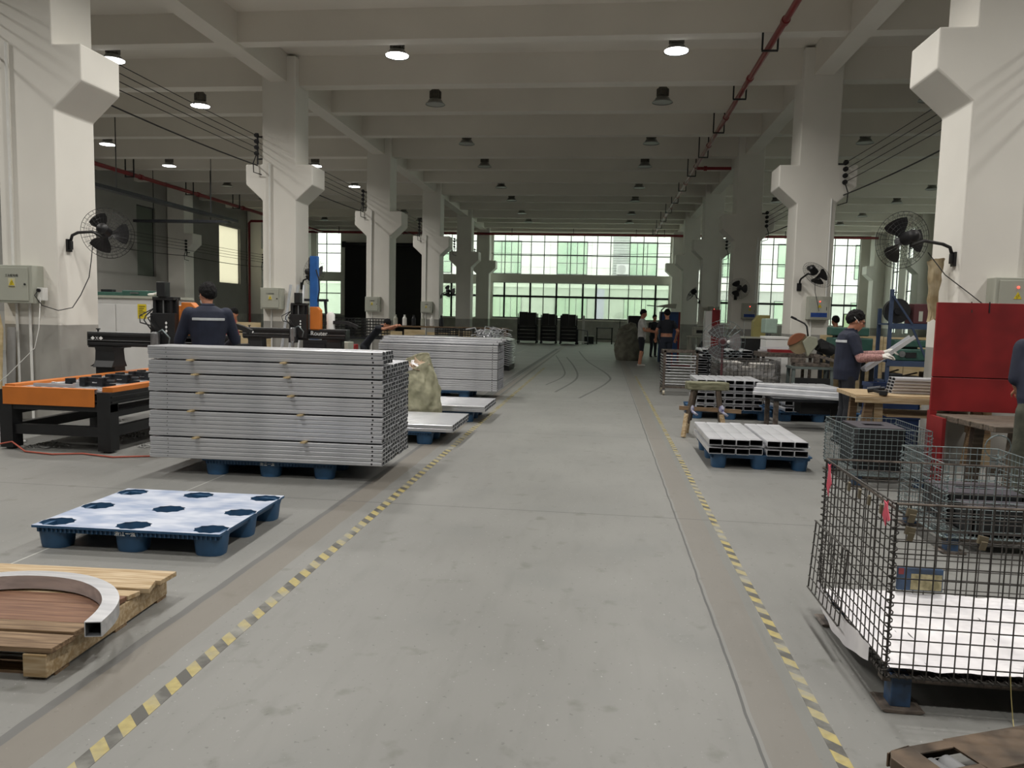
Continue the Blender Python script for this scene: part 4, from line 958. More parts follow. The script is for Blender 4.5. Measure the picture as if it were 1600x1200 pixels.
# ---- pallet truck fork at the lower right corner
pt = T('pallet_truck_fork', 'worn steel fork of a pallet truck with two rollers at the lower right corner', 'pallet truck', (1.0, 2.455, 0), R(24))
FORK = mat('worn_fork_paint', '6f5f50', .5, .5, col2='4b423a', scale=9, bump=.1)
pl = [(.0, -.06), (.03, -.085), (.12, -.09), (1.15, -.085), (1.15, .085), (.12, .09), (.03, .085), (0, .06)]
g = G()
hole = (.11, .26, -.05, .045)
zt, zb = .092, .084
g.prism([(.0, -.05), (.03, -.085), (.11, -.09), (.11, .09), (.03, .085), (0, .05)], 'z', zb, zt).box(.26, 1.15, -.09, .09, zb, zt).box(.11, .26, -.09, -.05, zb, zt).box(.11, .26, .045, .09, zb, zt)
g.box(.02, 1.15, -.09, -.083, .035, zb).box(.02, 1.15, .083, .09, .035, zb).prism([(.0, -.05), (.03, -.085), (.03, .085), (0, .05)], 'z', .05, zb)
g.build('fork', FORK, pt, bev=.004)
for x in (.15, .215): G().cyl((x, -.045, .038), (x, .04, .038), .036, n=20).build('roller', mat('grey_roller', '77787a', .6, scale=9) if x < .2 else bpy.data.materials['grey_roller'], pt, smooth=40)
G().box(.10, .28, -.083, .083, .030, .034).build('roller_frame', BLACKM, pt)
# thin wire dangling from the cage
tag(G().tube([(1.58, 2.992, .18), (1.585, 2.985, .1), (1.59, 2.97, .02), (1.575, 2.93, .004), (1.60, 2.85, .004)], .0018, 5).build('loose_wire', mat('yellow_wire', 'b5a870', .6)), 'thin yellowish wire dangling from the large cage to the floor', 'wire')
# ---- wrapped mesh cage, pedestal fan, basket
WRAP = glassmat('stretch_wrap', 'f0f0f0', .2, .22)
wc = cage((1.98, 13.32, 0), 1.0, .8, .12, .70, .062, .0055, WIREB, 'grey wire cage wrapped in clear film behind the pedestal fan')
cage_feet(wc, 1.0, .8, .12, DKBLUE)
def wrapf(x0, x1, y0, y1, z0, z1, dip=.12):
    def f(u, v):
        per = [(x0, y0), (x1, y0), (x1, y1), (x0, y1), (x0, y0)]; k = min(int(u*4), 3); s = u*4-k
        x = per[k][0]+(per[k+1][0]-per[k][0])*s; y = per[k][1]+(per[k+1][1]-per[k][1])*s
        zt_ = z1-(dip*math.sin(s*PI) if k in (0, 2) else 0)
        return (x+.012*noise.noise((u*40, v*9, 1)), y+.012*noise.noise((u*40, v*9, 5)), z0+(zt_-z0)*v)
    return f
G().surf(wrapf(-.02, 1.02, -.02, .82, .1, .88), 81, 14).build('film', WRAP, wc, smooth=True)
bn = T('board_bundle', 'pale boards packed inside the film wrapped cage', 'boards', (1.98, 13.32, .125))
G().box(.03, .97, .03, .77, 0, .56).box(.03, .4, .05, .7, .56, .66).box(.62, .97, .05, .7, .56, .63).build('boards', mat('pale_grey_board', 'b9b6b0', .8, scale=6), bn, bev=.01)
pf = T('pedestal_fan', 'tall pedestal fan with a maroon pole and a bare wire guard', 'fan', (1.98, 13.0, 0), R(-8))
MAR = mat('maroon_paint', '4d262a', .5, var=.2, scale=8)
def guard(g, r, d, nr, ns, w):
    for k in range(1, nr+1):
        q = k/nr; g.tube([(r*q*math.cos(a*PI/16), d*(1-q*q), r*q*math.sin(a*PI/16)) for a in range(32)], w*(2 if k == nr else 1), 4, closed=True)
    for i in range(ns):
        a = 2*PI*i/ns; g.tube([(r*q*math.cos(a), d*(1-q*q), r*q*math.sin(a)) for q in (.12, .5, .8, 1)], w, 4)
    return g
def blade_mesh(r, n=3, m=RUBBER):
    g = G()
    for i in range(n):
        a0 = 2*PI*i/n
        g.surf(lambda u, v: ((lambda rr, aa: (rr*math.cos(aa), .05*(u-.5)*1.2, rr*math.sin(aa)))(r*(.12+.83*v), a0+(u-.5)*(.5+.75*math.sin(v*PI*.75)))), 6, 6)
    return g.mesh('blade', m, True)
G().cyl((0, 0, 0), (0, 0, .03), .2, .17, 24).build('base', MAR, pf, smooth=40); G().cyl((0, 0, .03), (0, 0, 1.10), .02, n=12).build('pole', MAR, pf, smooth=40)
G().cyl((0, -.02, 1.14), (0, .24, 1.14), .08, .06, 16).ball((0, -.03, 1.14), (.075, .03, .075), 14, 8).bar((0, .1, 1.02), (0, .1, 1.12), .05, .05).build('motor', MAR, pf, smooth=40)
stuff(guard(G(), .355, -.10, 6, 20, .0018).build('front_guard', GALV, pf, loc=(0, -.02, 1.14))); stuff(guard(G(), .355, .10, 6, 20, .0018).build('rear_guard', GALV, pf, loc=(0, -.02, 1.14)))
link('blade', blade_mesh(.30, 3, mat('clear_grey_blade', '4e4a4a', .4, scale=5)), pf, 0, (0, -.03, 1.14))
G().ball((.09, -.07, 1.14), .028, 10, 8).build('centre_badge', WHITEP, pf, smooth=True)
ob = T('mesh_basket', 'rusty orange basket full of metal swarf beside the saw', 'basket', (3.13, 13.05, 0))
G().lathe([(.12, 0), (.155, .42), (.165, .43), (.15, .42), (.115, .01)], 20).build('basket', mat('rusty_orange', '8a5a2e', .7, col2='5e3a1c', scale=9, bump=.4, bscale=30), ob, smooth=40)
g = G(); rb = random.Random(9)
for i in range(30): a = rb.random()*6.28; r = .12*rb.random(); g.obox((r*math.cos(a), r*math.sin(a), .40+.05*rb.random()), (.09, .012, .004), (rb.uniform(-.7, .7), rb.uniform(-.7, .7), a))
stuff(g.build('swarf', ALU, ob))
# ---- cut-off saw on a stand
sw = T('cut_off_saw', 'grey cut-off saw with an orange disc guard and raised handle on a stand', 'saw', (3.55, 13.6, 0))
GRN = mat('dull_green_stand', '5d6663', .6, scale=8)
G().box(-.35, .35, -.22, .22, .70, .74).build('stand_top', GRN, sw)
for x in (-.31, .31):
    for y in (-.18, .18): G().bar((x*1.05, y*1.1, 0), (x, y, .70), .05, .05).build('stand_leg', GRN, sw)
G().box(-.3, .3, -.2, -.16, .35, .55).box(-.3, .3, .1, .14, .2, .25).build('apron', BLACKM, sw)
G().box(-.28, .28, -.16, .16, .74, .80).box(-.32, -.1, -.1, .05, .80, .88).box(.05, .12, -.14, .02, .80, .93).build('saw_base', RUST, sw, bev=.006)
G().cyl((-.20, -.01, 1.12), (-.20, .01, 1.12), .175, n=36).build('disc', mat('abrasive_disc', '7a6b52', .8, scale=10), sw)
G().prism([(-.20+.187*math.cos(R(a)), 1.12+.187*math.sin(R(a))) for a in range(60, 200, 10)]+[(-.28, 1.12), (-.16, 1.2)], 'y', -.04, .04).build('disc_guard', mat('orange_guard', '7d4a30', .5, scale=8), sw, bev=.004)
G().prism([(-.16, 1.16), (-.06, 1.26), (.08, 1.24), (.1, 1.12), (.0, .98), (-.06, .90), (-.1, 1.02)], 'y', -.05, .06).build('gear_case', mat('grey_green_cast', '8f907f', .5, scale=8), sw, bev=.012)
G().cyl((.12, 0, 1.12), (.34, .05, 1.02), .11, n=20).cyl((.34, .05, 1.02), (.37, .06, 1.005), .09, n=20).box(.13, .26, -.13, -.08, 1.05, 1.16).build('motor', BLACKM, sw, smooth=40)
G().tube([(-.06, 0, 1.24), (-.09, 0, 1.42), (-.13, 0, 1.47), (-.36, 0, 1.58)], .014, 8).build('handle', BLACKM, sw, smooth=True); G().cyl((-.27, 0, 1.54), (-.36, 0, 1.58), .02, n=10).build('grip', RUBBER, sw)
G().bar((.1, .02, .80), (.14, .02, 1.02), .05, .06).build('pivot_arm', DARKM, sw)
rl = T('saw_rail', 'steel feed rail sloping from the saw to a black post', 'rail', (3.9, 13.3, 0))
G().bar((-.35, .05, .95), (.16, -.1, .80), .04, .05).build('rail', RUST, rl); G().box(.12, .22, -.15, -.05, 0, .84).build('post', BLACKM, rl); G().box(.15, .19, -.153, -.15, .60, .67).build('plate', WHITEP, rl)
G().box(.08, .26, -.2, 0, 0, .02).build('base', BLACKM, rl)
# freezer-like cabinet, drill press, red post behind the saw
fz = T('white_chest', 'white chest cabinet standing behind the saw', 'cabinet', (3.14, 15.25, 0)); G().box(0, .42, 0, .55, .0, 1.14).build('body', WHITEE, fz, bev=.01); G().box(-.01, .43, -.01, .56, 1.15, 1.20).build('lid', WHITEE, fz, bev=.008); G().box(0, .42, -.005, .0, .05, 1.1).build('front', WHITEE, fz)
dp = T('drill_press', 'pale green drill press beside the white chest', 'machine', (3.38, 16.25, 0)); G().box(-.2, .2, -.2, .2, 0, .8).build('base', GRN, dp); G().cyl((0, .05, .8), (0, .05, 1.5), .05, n=12).build('column', STEEL, dp); G().box(-.12, .12, -.25, .18, 1.25, 1.55).build('head', mat('pale_green_paint', '93a79b', .5), dp, bev=.02); G().cyl((0, -.15, 1.05), (0, -.15, 1.25), .03, n=10).build('chuck', STEEL, dp)
rp_ = T('red_cabinet', 'narrow red cabinet standing by the third right column', 'cabinet', (3.05, 22.2, 0)); G().box(0, .22, 0, .4, 0, 1.78).build('body', RED, rp_); G().box(-.18, 0, .02, .38, 0, 1.74).build('side', WHITEE, rp_); G().box(.02, .2, -.01, 0, .1, 1.7).build('door', RED, rp_)
# white profile bars lying near the saw
for k, (p, q) in enumerate((((2.9, 14.6, 1.0), (3.75, 14.35, 1.04)), ((2.9, 14.75, .948), (3.7, 14.8, .948)))):
    tag(G().bar(p, q, .05, .03).build('loose_bar', ALU2), ('long pale bar resting across the clutter left of the saw', 'second pale bar beside the first left of the saw')[k], 'bar')
cl = T('steel_rack', 'dark low rack of offcuts left of the saw', 'rack', (3.0, 14.4, 0)); G().box(-.15, .8, -.1, .5, .85, .93).build('top', RUST, cl)
for x in (-.1, .72):
    for y in (-.05, .42): G().box(x, x+.05, y, y+.05, 0, .85).build('leg', RUST, cl)
G().box(.05, .5, .0, .3, .93, .98).build('red_offcut', REDP, cl)
# ---- work bench, crates, red panel and wooden table
wb = T('work_bench', 'pine work bench with a pale top in front of the worker with glasses', 'bench', (2.72, 8.55, 0), R(-2))
for i in range(4): G().box(0, 1.4, .0+i*.19, .185+i*.19, .69, .735).build('plank', WOOD, wb, bev=.004)
G().box(0, 1.4, -.02, .0, .65, .72).build('front_rail', WOOD, wb, bev=.003)
for x in (.16, 1.25):
    G().bar((x-.08, .06, 0), (x+.02, .10, .69), .09, .07).build('leg', WOODG, wb, bev=.004); G().bar((x+.12, .1, 0), (x+.10, .10, .69), .09, .07).build('leg', WOOD, wb, bev=.004)
    G().bar((x-.02, .66, 0), (x, .62, .69), .08, .07).build('leg', WOODG, wb, bev=.004)
    G().box(x-.08, x+.14, .06, .14, .36, .43).build('brace', WOODG, wb)
G().box(.35, 1.38, .05, .70, .50, .52).build('lower_shelf', WOOD, wb)
dr = T('power_drill', 'grey cordless power tool lying on the work bench', 'tool', (3.0, 8.68, .738), R(-25)); G().cyl((-.11, 0, .035), (.02, 0, .06), .032, n=12).cyl((.02, 0, .06), (.06, 0, .065), .02, n=12).build('body', DARKM, dr, smooth=40); G().bar((-.06, 0, .035), (.05, -.09, .025), .035, .035).build('grip', RUBBER, dr, bev=.006); G().box(.02, .1, -.15, -.07, .0, .05).build('battery', BLACKM, dr, bev=.006)
for k in range(5):
    pmm = profile_mesh(.9, .09, .035, .006) if k == 0 else pmm
    for j in range(2): inst('aluminium_profile', pmm, (4.08, 8.85+.1*j-.02*k, .737+k*.036), 'white bar piled on the work bench, layer %d from below, %s one' % (k+1, ('front', 'back')[j]), 'profile', 'bars piled on the work bench', (0, 0, R(90)))
for k, (x, y, z) in enumerate(((3.38, 9.95, 0), (3.38, 9.95, .38))):
    t = T('plastic_crate', ('lower', 'upper')[k]+' blue plastic crate beside the worker with glasses', 'crate', (x, y, z)); CR = mat('blue_crate', '22365e', .5, scale=6) if k == 0 else CR
    g = G().box(0, .56, 0, .4, 0, .02).box(0, .56, 0, .02, .02, .36).box(0, .56, .38, .4, .02, .36).box(0, .02, 0, .4, .02, .36).box(.54, .56, 0, .4, .02, .36); g.build('shell', CR, t, bev=.004)
    G().box(-.01, .57, -.012, 0, .32, .37).box(-.01, .57, .4, .412, .32, .37).box(-.012, 0, 0, .4, .32, .37).box(.56, .572, 0, .4, .32, .37).build('rim', CR, t)
rpn = T('red_screen', 'large red steel screen standing behind the wooden table', 'screen', (3.07, 7.52, 0))
G().box(0, 1.7, 0, .03, 1.02, 1.71).build('upper_panel', RED, rpn, bev=.003); G().box(0, 1.7, 0, .03, .70, 1.012).build('lower_panel', RED, rpn, bev=.003); G().box(.01, 1.69, .03, .036, .9, 1.2).build('back_strip', BLACKM, rpn)
for x in (0, 1.62): G().box(x, x+.06, .0, .06, 0, .70).build('leg', RED, rpn)
G().box(.0, .03, -.28, .0, .0, .66).build('side_panel', RED, rpn); G().bar((.3, .015, 1.72), (.3, .0, 1.62), .008, .008).bar((.45, .0, 1.72), (.45, -.005, 1.62), .008, .008).build('hook', BLACKM, rpn)
wt = T('wooden_table', 'weathered plank table in front of the red screen', 'table', (3.12, 6.62, 0))
OLDT = mat('greyed_table_plank', '6b5f52', .75, col2='4b433b', scale=4, stretch=(1, 12, 12), bump=.2)
for i in range(5): G().prism([(0+.05*(4-i)*.5, i*.17), (1.6, i*.17), (1.6, i*.17+.166), (.05*(3.3-i)*.5, i*.17+.166)], 'z', .63, .68).build('plank', OLDT, wt, bev=.005)
for x in (.3, 1.4):
    for y in (.08, .72): G().bar((x-.03, y, 0), (x, y, .63), .09, .08).build('leg', OLDT, wt, bev=.004)
G().box(.25, 1.45, .36, .42, .2, .28).build('stretcher', OLDT, wt)
tag(G().box(0, .6, 0, .1, 0, .02).build('steel_bar', DARKM, loc=(3.75, 7.22, .682)), 'dark flat steel bar lying on the weathered table', 'bar')
# coil of rope/wire under the table
tag(G().tube([(.10*math.cos(a*.5), 0, .10*math.sin(a*.5)+.003*a*.1) for a in range(26)], .004, 5).build('wire_coil', GALV, loc=(3.22, 6.56, .52), rot=(.1, 0, 0)), 'coil of pale wire hanging under the weathered table', 'coil')
# ---- shelf, green machines, plywood partition
ptn = T('plywood_partition', 'low partition of upright plywood panels behind the worker with glasses', 'partition', (3.95, 14.55, 0))
for k in range(5): G().box(.37*k, .37*k+.36, 0, .02, 0, 1.27-.01*(k % 2)).build('panel', PLY, ptn)
shf = T('steel_shelf', 'slate blue steel shelf loaded with machine parts', 'shelf', (4.55, 12.9, 0))
for x in (0, .9):
    for y in (0, .5): G().box(x, x+.05, y, y+.05, 0, 2.05 if y == 0 and x == 0 else 1.75).build('post', SHELFB, shf)
for z in (.55, .88, 1.48): G().box(0, .95, 0, .55, z, z+.03).box(0, .95, -.01, .0, z-.06, z+.03).build('shelf_board', SHELFB, shf)
G().bar((.03, -.01, 1.95), (.35, -.01, 1.5), .02, .03).bar((.35, -.01, 1.45), (.62, -.01, .9), .02, .03).build('brace', SHELFB, shf)
def gm(loc, s, lb):
    t = T('green_machine', lb, 'machine', loc); G().box(0, s, 0, s*.6, 0, s*.35).build('base', GREENM, t, bev=.02); G().box(-.02, s*.9, .02, s*.5, s*.4, s*.62).build('head', GREENM, t, bev=.02); G().cyl((s*.2, -.03, s*.2), (s*.2, .0, s*.2), .05, n=12).build('dial', STEEL, t); G().box(s*.3, s*.6, -.02, 0, s*.1, s*.25).build('panel', BLACKM, t); G().box(s*.1, s*.7, .1, s*.4, s*.34, s*.41).build('neck', BLACKM, t)
mtb = T('machine_table', 'low steel table carrying the green machine by the partition', 'table', (3.9, 13.9, 0)); G().box(0, .8, 0, .5, .95, 1.0).build('top', DARKM, mtb)
for x in (0, .74):
    for y in (0, .44): G().box(x, x+.06, y, y+.06, 0, .95).build('leg', DARKM, mtb)
gm((4.0, 13.95, 1.0), .68, 'green machine head behind the worker with glasses'); gm((4.68, 12.95, .91), .55, 'green machine on the middle board of the blue shelf')
t = T('motor_wheel', 'dark belt wheel on the top board of the blue shelf', 'wheel', (4.72, 13.1, 1.51)); G().cyl((.0, -.05, .2), (.0, .05, .2), .2, n=24).build('rim', BLACKM, t); G().cyl((0, -.08, .2), (0, .08, .2), .06, n=16).build('hub', DARKM, t)
t = T('red_crate', 'dark red box with a label on the top board of the blue shelf', 'box', (4.95, 13.0, 1.51)); G().box(0, .3, 0, .35, 0, .32).build('body', mat('dark_red_box', '4e2528', .6), t, bev=.01); G().box(.08, .14, -.004, 0, .04, .2).build('label_strip', GREYBOX, t)
t = T('bench_lamp', 'small red topped lamp above the blue shelf', 'lamp', (5.35, 13.05, 1.51)); G().cyl((0, 0, 0), (0, 0, .5), .02, n=8).build('stem', DARKM, t); G().lathe([(.18, .42), (.06, .56), (.05, .60), (0, .6)], 16).build('shade', WHITEE, t, smooth=40); G().cyl((0, 0, .6), (0, 0, .68), .05, n=12).build('cap', RED, t)
for k, (x, y, w, h) in enumerate(((4.62, 12.98, .22, .12), (4.88, 13.0, .26, .08), (5.2, 12.98, .2, .15))):
    t = T('parts_bin', 'dark bin of metal parts on the lowest board of the blue shelf, '+('left', 'middle', 'right')[k], 'bin', (x, y, .58)); G().box(0, w, 0, .3, 0, h).build('bin', DARKM, t, bev=.01); G().bar((.02, .1, h), (w, .2, h+.05), .03, .02).build('rod', RUST, t)
# cardboard tube / bag hanging at the near right column
cbag = T('paper_bag', 'crumpled brown paper bag hanging on the nearest right column', 'bag', (3.70, 9.2, 1.55))
G().surf(lambda u, v: ((.04+.045*v*v+.012*math.sin(6*PI*u*2+v*8)+.01*math.sin(v*17+4*u))*math.cos(2*PI*u), (.035+.03*v+.01*math.sin(14*PI*u+v*6))*math.sin(2*PI*u), v*.68+.02*math.sin(9*u)), 24, 12, closed_u=True).build('bag', mat('brown_paper', 'c0b294', .85, col2='9c8a68', scale=6, bump=.5, bscale=15), cbag, smooth=True)
# ================================================================ PEOPLE
def remesh(g, voxel, smooth_n):
    me = g.mesh('body', [SKIN]); o = bpy.data.objects.new('tmp_body', me); C.objects.link(o)
    md = o.modifiers.new('r', 'REMESH'); md.mode = 'VOXEL'; md.voxel_size = voxel
    ms = o.modifiers.new('s', 'SMOOTH'); ms.iterations = smooth_n; ms.factor = .5
    dg = bpy.context.evaluated_depsgraph_get(); dg.update(); out = bpy.data.meshes.new_from_object(o.evaluated_get(dg))
    bpy.data.objects.remove(o); return out
class Body:
    def __init__(s): s.g = G(); s.prim = []
    def cap(s, p0, p1, r0, r1, tag):
        p0 = Vector(p0); p1 = Vector(p1); d = p1-p0
        if d.length < 1e-5: s.g.ball(p0, r0, 12, 8); s.prim.append((p0, p1, r0, r1, tag)); return s
        dn = d.normalized(); pts = []; rr = []
        for a in (80, 55, 30): pts.append(p0-dn*r0*math.sin(R(a))); rr.append(r0*math.cos(R(a)))
        pts.append(p0); rr.append(r0); pts.append(p1); rr.append(r1)
        for a in (30, 55, 80): pts.append(p1+dn*r1*math.sin(R(a))); rr.append(r1*math.cos(R(a)))
        s.g.tube(pts, rr, 14); s.prim.append((p0, p1, r0, r1, tag)); return s
    def chain(s, pts, rs, tags):
        for i in range(len(pts)-1): s.cap(pts[i], pts[i+1], rs[i], rs[i+1], tags[i] if isinstance(tags, (list, tuple)) else tags)
        return s
    def rings(s, rows, tag):
        n = 20; vs = []
        for (c, rx, ry) in rows: vs += [(c[0]+rx*math.cos(2*PI*k/n), c[1]+ry*math.sin(2*PI*k/n), c[2]) for k in range(n)]
        fs = [(j*n+k, j*n+(k+1) % n, (j+1)*n+(k+1) % n, (j+1)*n+k) for j in range(len(rows)-1) for k in range(n)]
        fs += [tuple(range(n-1, -1, -1)), tuple((len(rows)-1)*n+k for k in range(n))]; s.g.add(vs, fs)
        for a, b_ in zip(rows, rows[1:]): s.prim.append((Vector(a[0]), Vector(b_[0]), (a[1], a[2]), (b_[1], b_[2]), tag))
        return s
    def ell(s, c, r, tag, M=None):
        s.g.ball(c, r, 18, 12, M=M); c = Vector(c); s.prim.append((c, c+Vector((0, 0, 1e-4)), min(r), min(r), tag)); return s
    def head(s, c, M, tag='skin'):
        """c: head centre, M: 3x3 orientation, face towards local -Y"""
        c = Vector(c); f = lambda x, y, z: c+M@Vector((x, y, z))
        E = lambda p, r: s.ell(f(*p), r, tag, M)
        E((0, .018, .025), (.076, .096, .096)); E((0, -.022, -.04), (.062, .072, .085)); E((0, -.055, -.085), (.034, .030, .026))
        E((0, -.080, .022), (.050, .016, .016)); s.cap(f(0, -.085, .012), f(0, -.106, -.026), .008, .013, tag); E((0, -.084, -.058), (.026, .014, .011))
        for k in (-1, 1): E((k*.078, .010, -.005), (.010, .018, .030)); E((k*.045, -.060, -.015), (.022, .022, .020))
        return s
    def hand(s, w, d, up, r=1.0, curl=.8, tag='hand', side=1):
        """wrist w, pointing d, palm normal -up"""
        w = Vector(w); d = Vector(d).normalized(); up = Vector(up); up = (up-d*up.dot(d)).normalized(); x = d.cross(up)*side
        pc = w+d*.05*r; s.cap(w, w+d*.085*r, .026*r, .030*r, tag)
        for k, (o, L) in enumerate(((-.030, .068), (-.010, .078), (.010, .073), (.029, .058))):
            a = w+d*.085*r+x*o*r; q1 = curl*.55; q2 = curl*1.25
            b_ = a+(d*math.cos(q1)-up*math.sin(q1))*L*.55*r; e = b_+(d*math.cos(q2)-up*math.sin(q2))*L*.5*r
            s.cap(a, b_, .0105*r, .0095*r, tag); s.cap(b_, e, .0095*r, .008*r, tag)
        a = w+d*.03*r-x*.028*r; b_ = a+(d*.6-x*.6-up*.35).normalized()*.045*r; e = b_+(d*.8-up*.5).normalized()*.035*r
        s.cap(a, b_, .013*r, .011*r, tag); s.cap(b_, e, .011*r, .009*r, tag); return s
    def done(s, name, mats, parent, voxel, it=3):
        me = remesh(s.g, voxel, it); names = list(mats); me.materials.clear()
        for k in names: me.materials.append(mats[k])
        idx = []
        for p in me.polygons:
            q = p.center; best = 1e9; bt_ = 0
            for a, b_, r0, r1, tg in s.prim:
                if isinstance(r0, tuple):
                    t = max(0, min(1, (q.z-a.z)/(b_.z-a.z))); rx = r0[0]+(r1[0]-r0[0])*t; ry = r0[1]+(r1[1]-r0[1])*t; c = a.lerp(b_, t)
                    dist = max((math.hypot((q.x-c.x)/rx, (q.y-c.y)/ry)-1)*min(rx, ry), abs(q.z-c.z) if q.z > b_.z or q.z < a.z else -1)
                    if dist < best: best = dist; bt_ = tg
                    continue
                ab = b_-a; t = max(0, min(1, (q-a).dot(ab)/max(ab.length_squared, 1e-12))); dist = (q-a-ab*t).length-(r0+(r1-r0)*t)
                if dist < best: best = dist; bt_ = tg
            idx.append(names.index(bt_))
        me.polygons.foreach_set('material_index', idx); me.polygons.foreach_set('use_smooth', [True]*len(idx)); return link(name, me, parent)
def hair(parent, c, M, front=58, side=92, back=128, scale=1.09, mat_=HAIR):
    c = Vector(c)
    def f(u, v):
        a = 2*PI*u; fr = max(0, -math.sin(a)); bk = max(0, math.sin(a)); lim = R(side+(front-side)*fr**1.5+(back-side)*bk**.8+5*noise.noise((math.cos(a)*6, math.sin(a)*6, 2))); t = lim*v
        sc = scale-(scale-1.05)*v**3; p = Vector((.078*sc*math.sin(t)*math.cos(a), .018+.099*sc*math.sin(t)*math.sin(a), .025+.101*sc*math.cos(t)))
        p *= 1+.09*noise.noise((p.x*45, p.y*45, p.z*30))+.05*noise.noise((p.x*120, p.y*120, p.z*70)); return c+M@p
    def fi(u, v):
        a = 2*PI*u; fr = max(0, -math.sin(a)); bk = max(0, math.sin(a)); lim = R(side+(front-side)*fr**1.5+(back-side)*bk**.8+5*noise.noise((math.cos(a)*6, math.sin(a)*6, 2)))
        t = lim; s_ = 1.05-.10*v; p = Vector((.078*s_*math.sin(t)*math.cos(a), .018+.099*s_*math.sin(t)*math.sin(a), .025+.101*s_*math.cos(t))); return c+M@p
    return G().surf(f, 72, 34, closed_u=True).surf(fi, 72, 3, closed_u=True).build('hair', mat_, parent, smooth=True)
EYE = mat('dark_eye', '1a1412', .2, var=.1)
def eyes(parent, c, M):
    c = Vector(c)
    for k in (-1, 1): G().ball(c+M@Vector((k*.030, -.079, .008)), (.012, .007, .007), 10, 6, M=M).build('eye', EYE, parent, smooth=True)
def strip(parent, rows, z, a0, a1, h, m, off=.012):
    """band of cloth on the torso, following its rings"""
    def at(zz):
        for (c0, x0, y0), (c1, x1, y1) in zip(rows, rows[1:]):
            if c0[2] <= zz <= c1[2]: t = (zz-c0[2])/(c1[2]-c0[2]); return (c0[0]+(c1[0]-c0[0])*t, c0[1]+(c1[1]-c0[1])*t, x0+(x1-x0)*t, y0+(y1-y0)*t)
        c0, x0, y0 = rows[-1]; return (c0[0], c0[1], x0, y0)
    def f(u, v):
        a = R(a0+(a1-a0)*u); zz = z+h*(v-.5); cx, cy, rx, ry = at(zz); return (cx+(rx+off)*math.cos(a), cy+(ry+off)*math.sin(a), zz)
    return G().surf(f, 20, 3).build('reflective_strip', m, parent, smooth=True)
REFL = mat('reflective_tape', 'c9cdd0', .4, .2, scale=20)
SLEEVE = mat('pink_patterned_sleeve', 'b98f8b', .8, col2='8d6764', scale=60)
OLIVE = mat('olive_trousers', '4f5145', .85, col2='3b3d34', scale=9, bump=.3)
WTEE = mat('white_tshirt', 'c9c9c6', .85, col2='b0b0ae', scale=8, bump=.2)
SHOE = mat('pale_shoe', 'c2bfb8', .7, scale=9)
BSHOE = mat('black_shoe', '1b1b1d', .6, scale=9)
BTEE = mat('black_tshirt', '1c1f28', .85, scale=9, bump=.2)
MASK = mat('white_mask', 'd8dadb', .8, scale=10)
def legs(b, hip, l, r, rs=(.085, .062, .045), tag='trousers', low=None, shoe='shoe', toe=(0, -1, 0)):
    toe = Vector(toe)
    for h, (k, a) in (((hip[0]-.085, hip[1], hip[2]), l), ((hip[0]+.085, hip[1], hip[2]), r)):
        b.cap(h, k, rs[0], rs[1], tag); b.cap(k, a, rs[1], rs[2], low or tag)
        a = Vector(a); b.cap(a+Vector((0, 0, -.03)), a+Vector((0, 0, -.045)), .042, .042, shoe); b.cap(a+Vector((0, 0, -.05))-toe*.04, a+Vector((0, 0, -.056))+toe*.15, .035, .026, shoe)
# ---- worker in navy seen from behind at the router machine
def person1():
    t = T('person', 'worker in navy jacket and face mask seen from behind at the router machine', 'person', (-4.33, 7.98, 0), R(-148))
    b = Body(); rows = [((0, 0, .84), .15, .115), ((0, 0, .95), .168, .125), ((0, .0, 1.10), .168, .125), ((0, .0, 1.26), .195, .135), ((0, .01, 1.38), .215, .138), ((0, .015, 1.46), .185, .115), ((0, .015, 1.52), .085, .075)]
    b.rings(rows, 'jacket'); legs(b, (0, 0, .88), ((-.09, -.02, .48), (-.10, .02, .085)), ((.10, -.02, .48), (.12, .02, .085)))
    b.cap((0, .01, 1.48), (0, -.01, 1.57), .055, .052, 'skin'); M = Euler((R(12), 0, R(20))).to_matrix(); hc = (0, -.035, 1.635); b.head(hc, M)
    for s, el, wr in ((-1, (-.29, -.10, 1.14), (-.22, -.36, 1.06)), (1, (.29, -.08, 1.13), (.24, -.34, 1.04))):
        b.cap((s*.185, .01, 1.43), el, .078, .060, 'jacket'); b.cap(el, wr, .054, .04, 'jacket'); b.hand(wr, Vector(wr)-Vector(el), (0, 0, 1), side=s, tag='skin')
    b.done('body', {'jacket': NAVY, 'trousers': TROU, 'skin': SKIN, 'shoe': BSHOE}, t, .011); hair(t, hc, M, 60, 104, 146, 1.2); eyes(t, hc, M)
    strip(t, rows, 1.375, 40, 140, .028, REFL, .004)
    G().tube([(.085*math.cos(a)+0, -.05+.075*math.sin(a)-.02, 1.64-.012*abs(math.cos(a))) for a in [R(q) for q in range(-20, 201, 20)]], .003, 5).build('mask_strap', MASK, t)
    mk = Vector(hc); G().ball(mk+M@Vector((0, -.075, -.055)), (.055, .035, .045), 14, 8, M=M).build('face_mask', MASK, t, smooth=True)
    G().lathe([(.066, 1.49), (.072, 1.53), (.066, 1.545), (.056, 1.53)], 20, (0, .010, 0)).build('collar', NAVY, t, smooth=True)
person1()
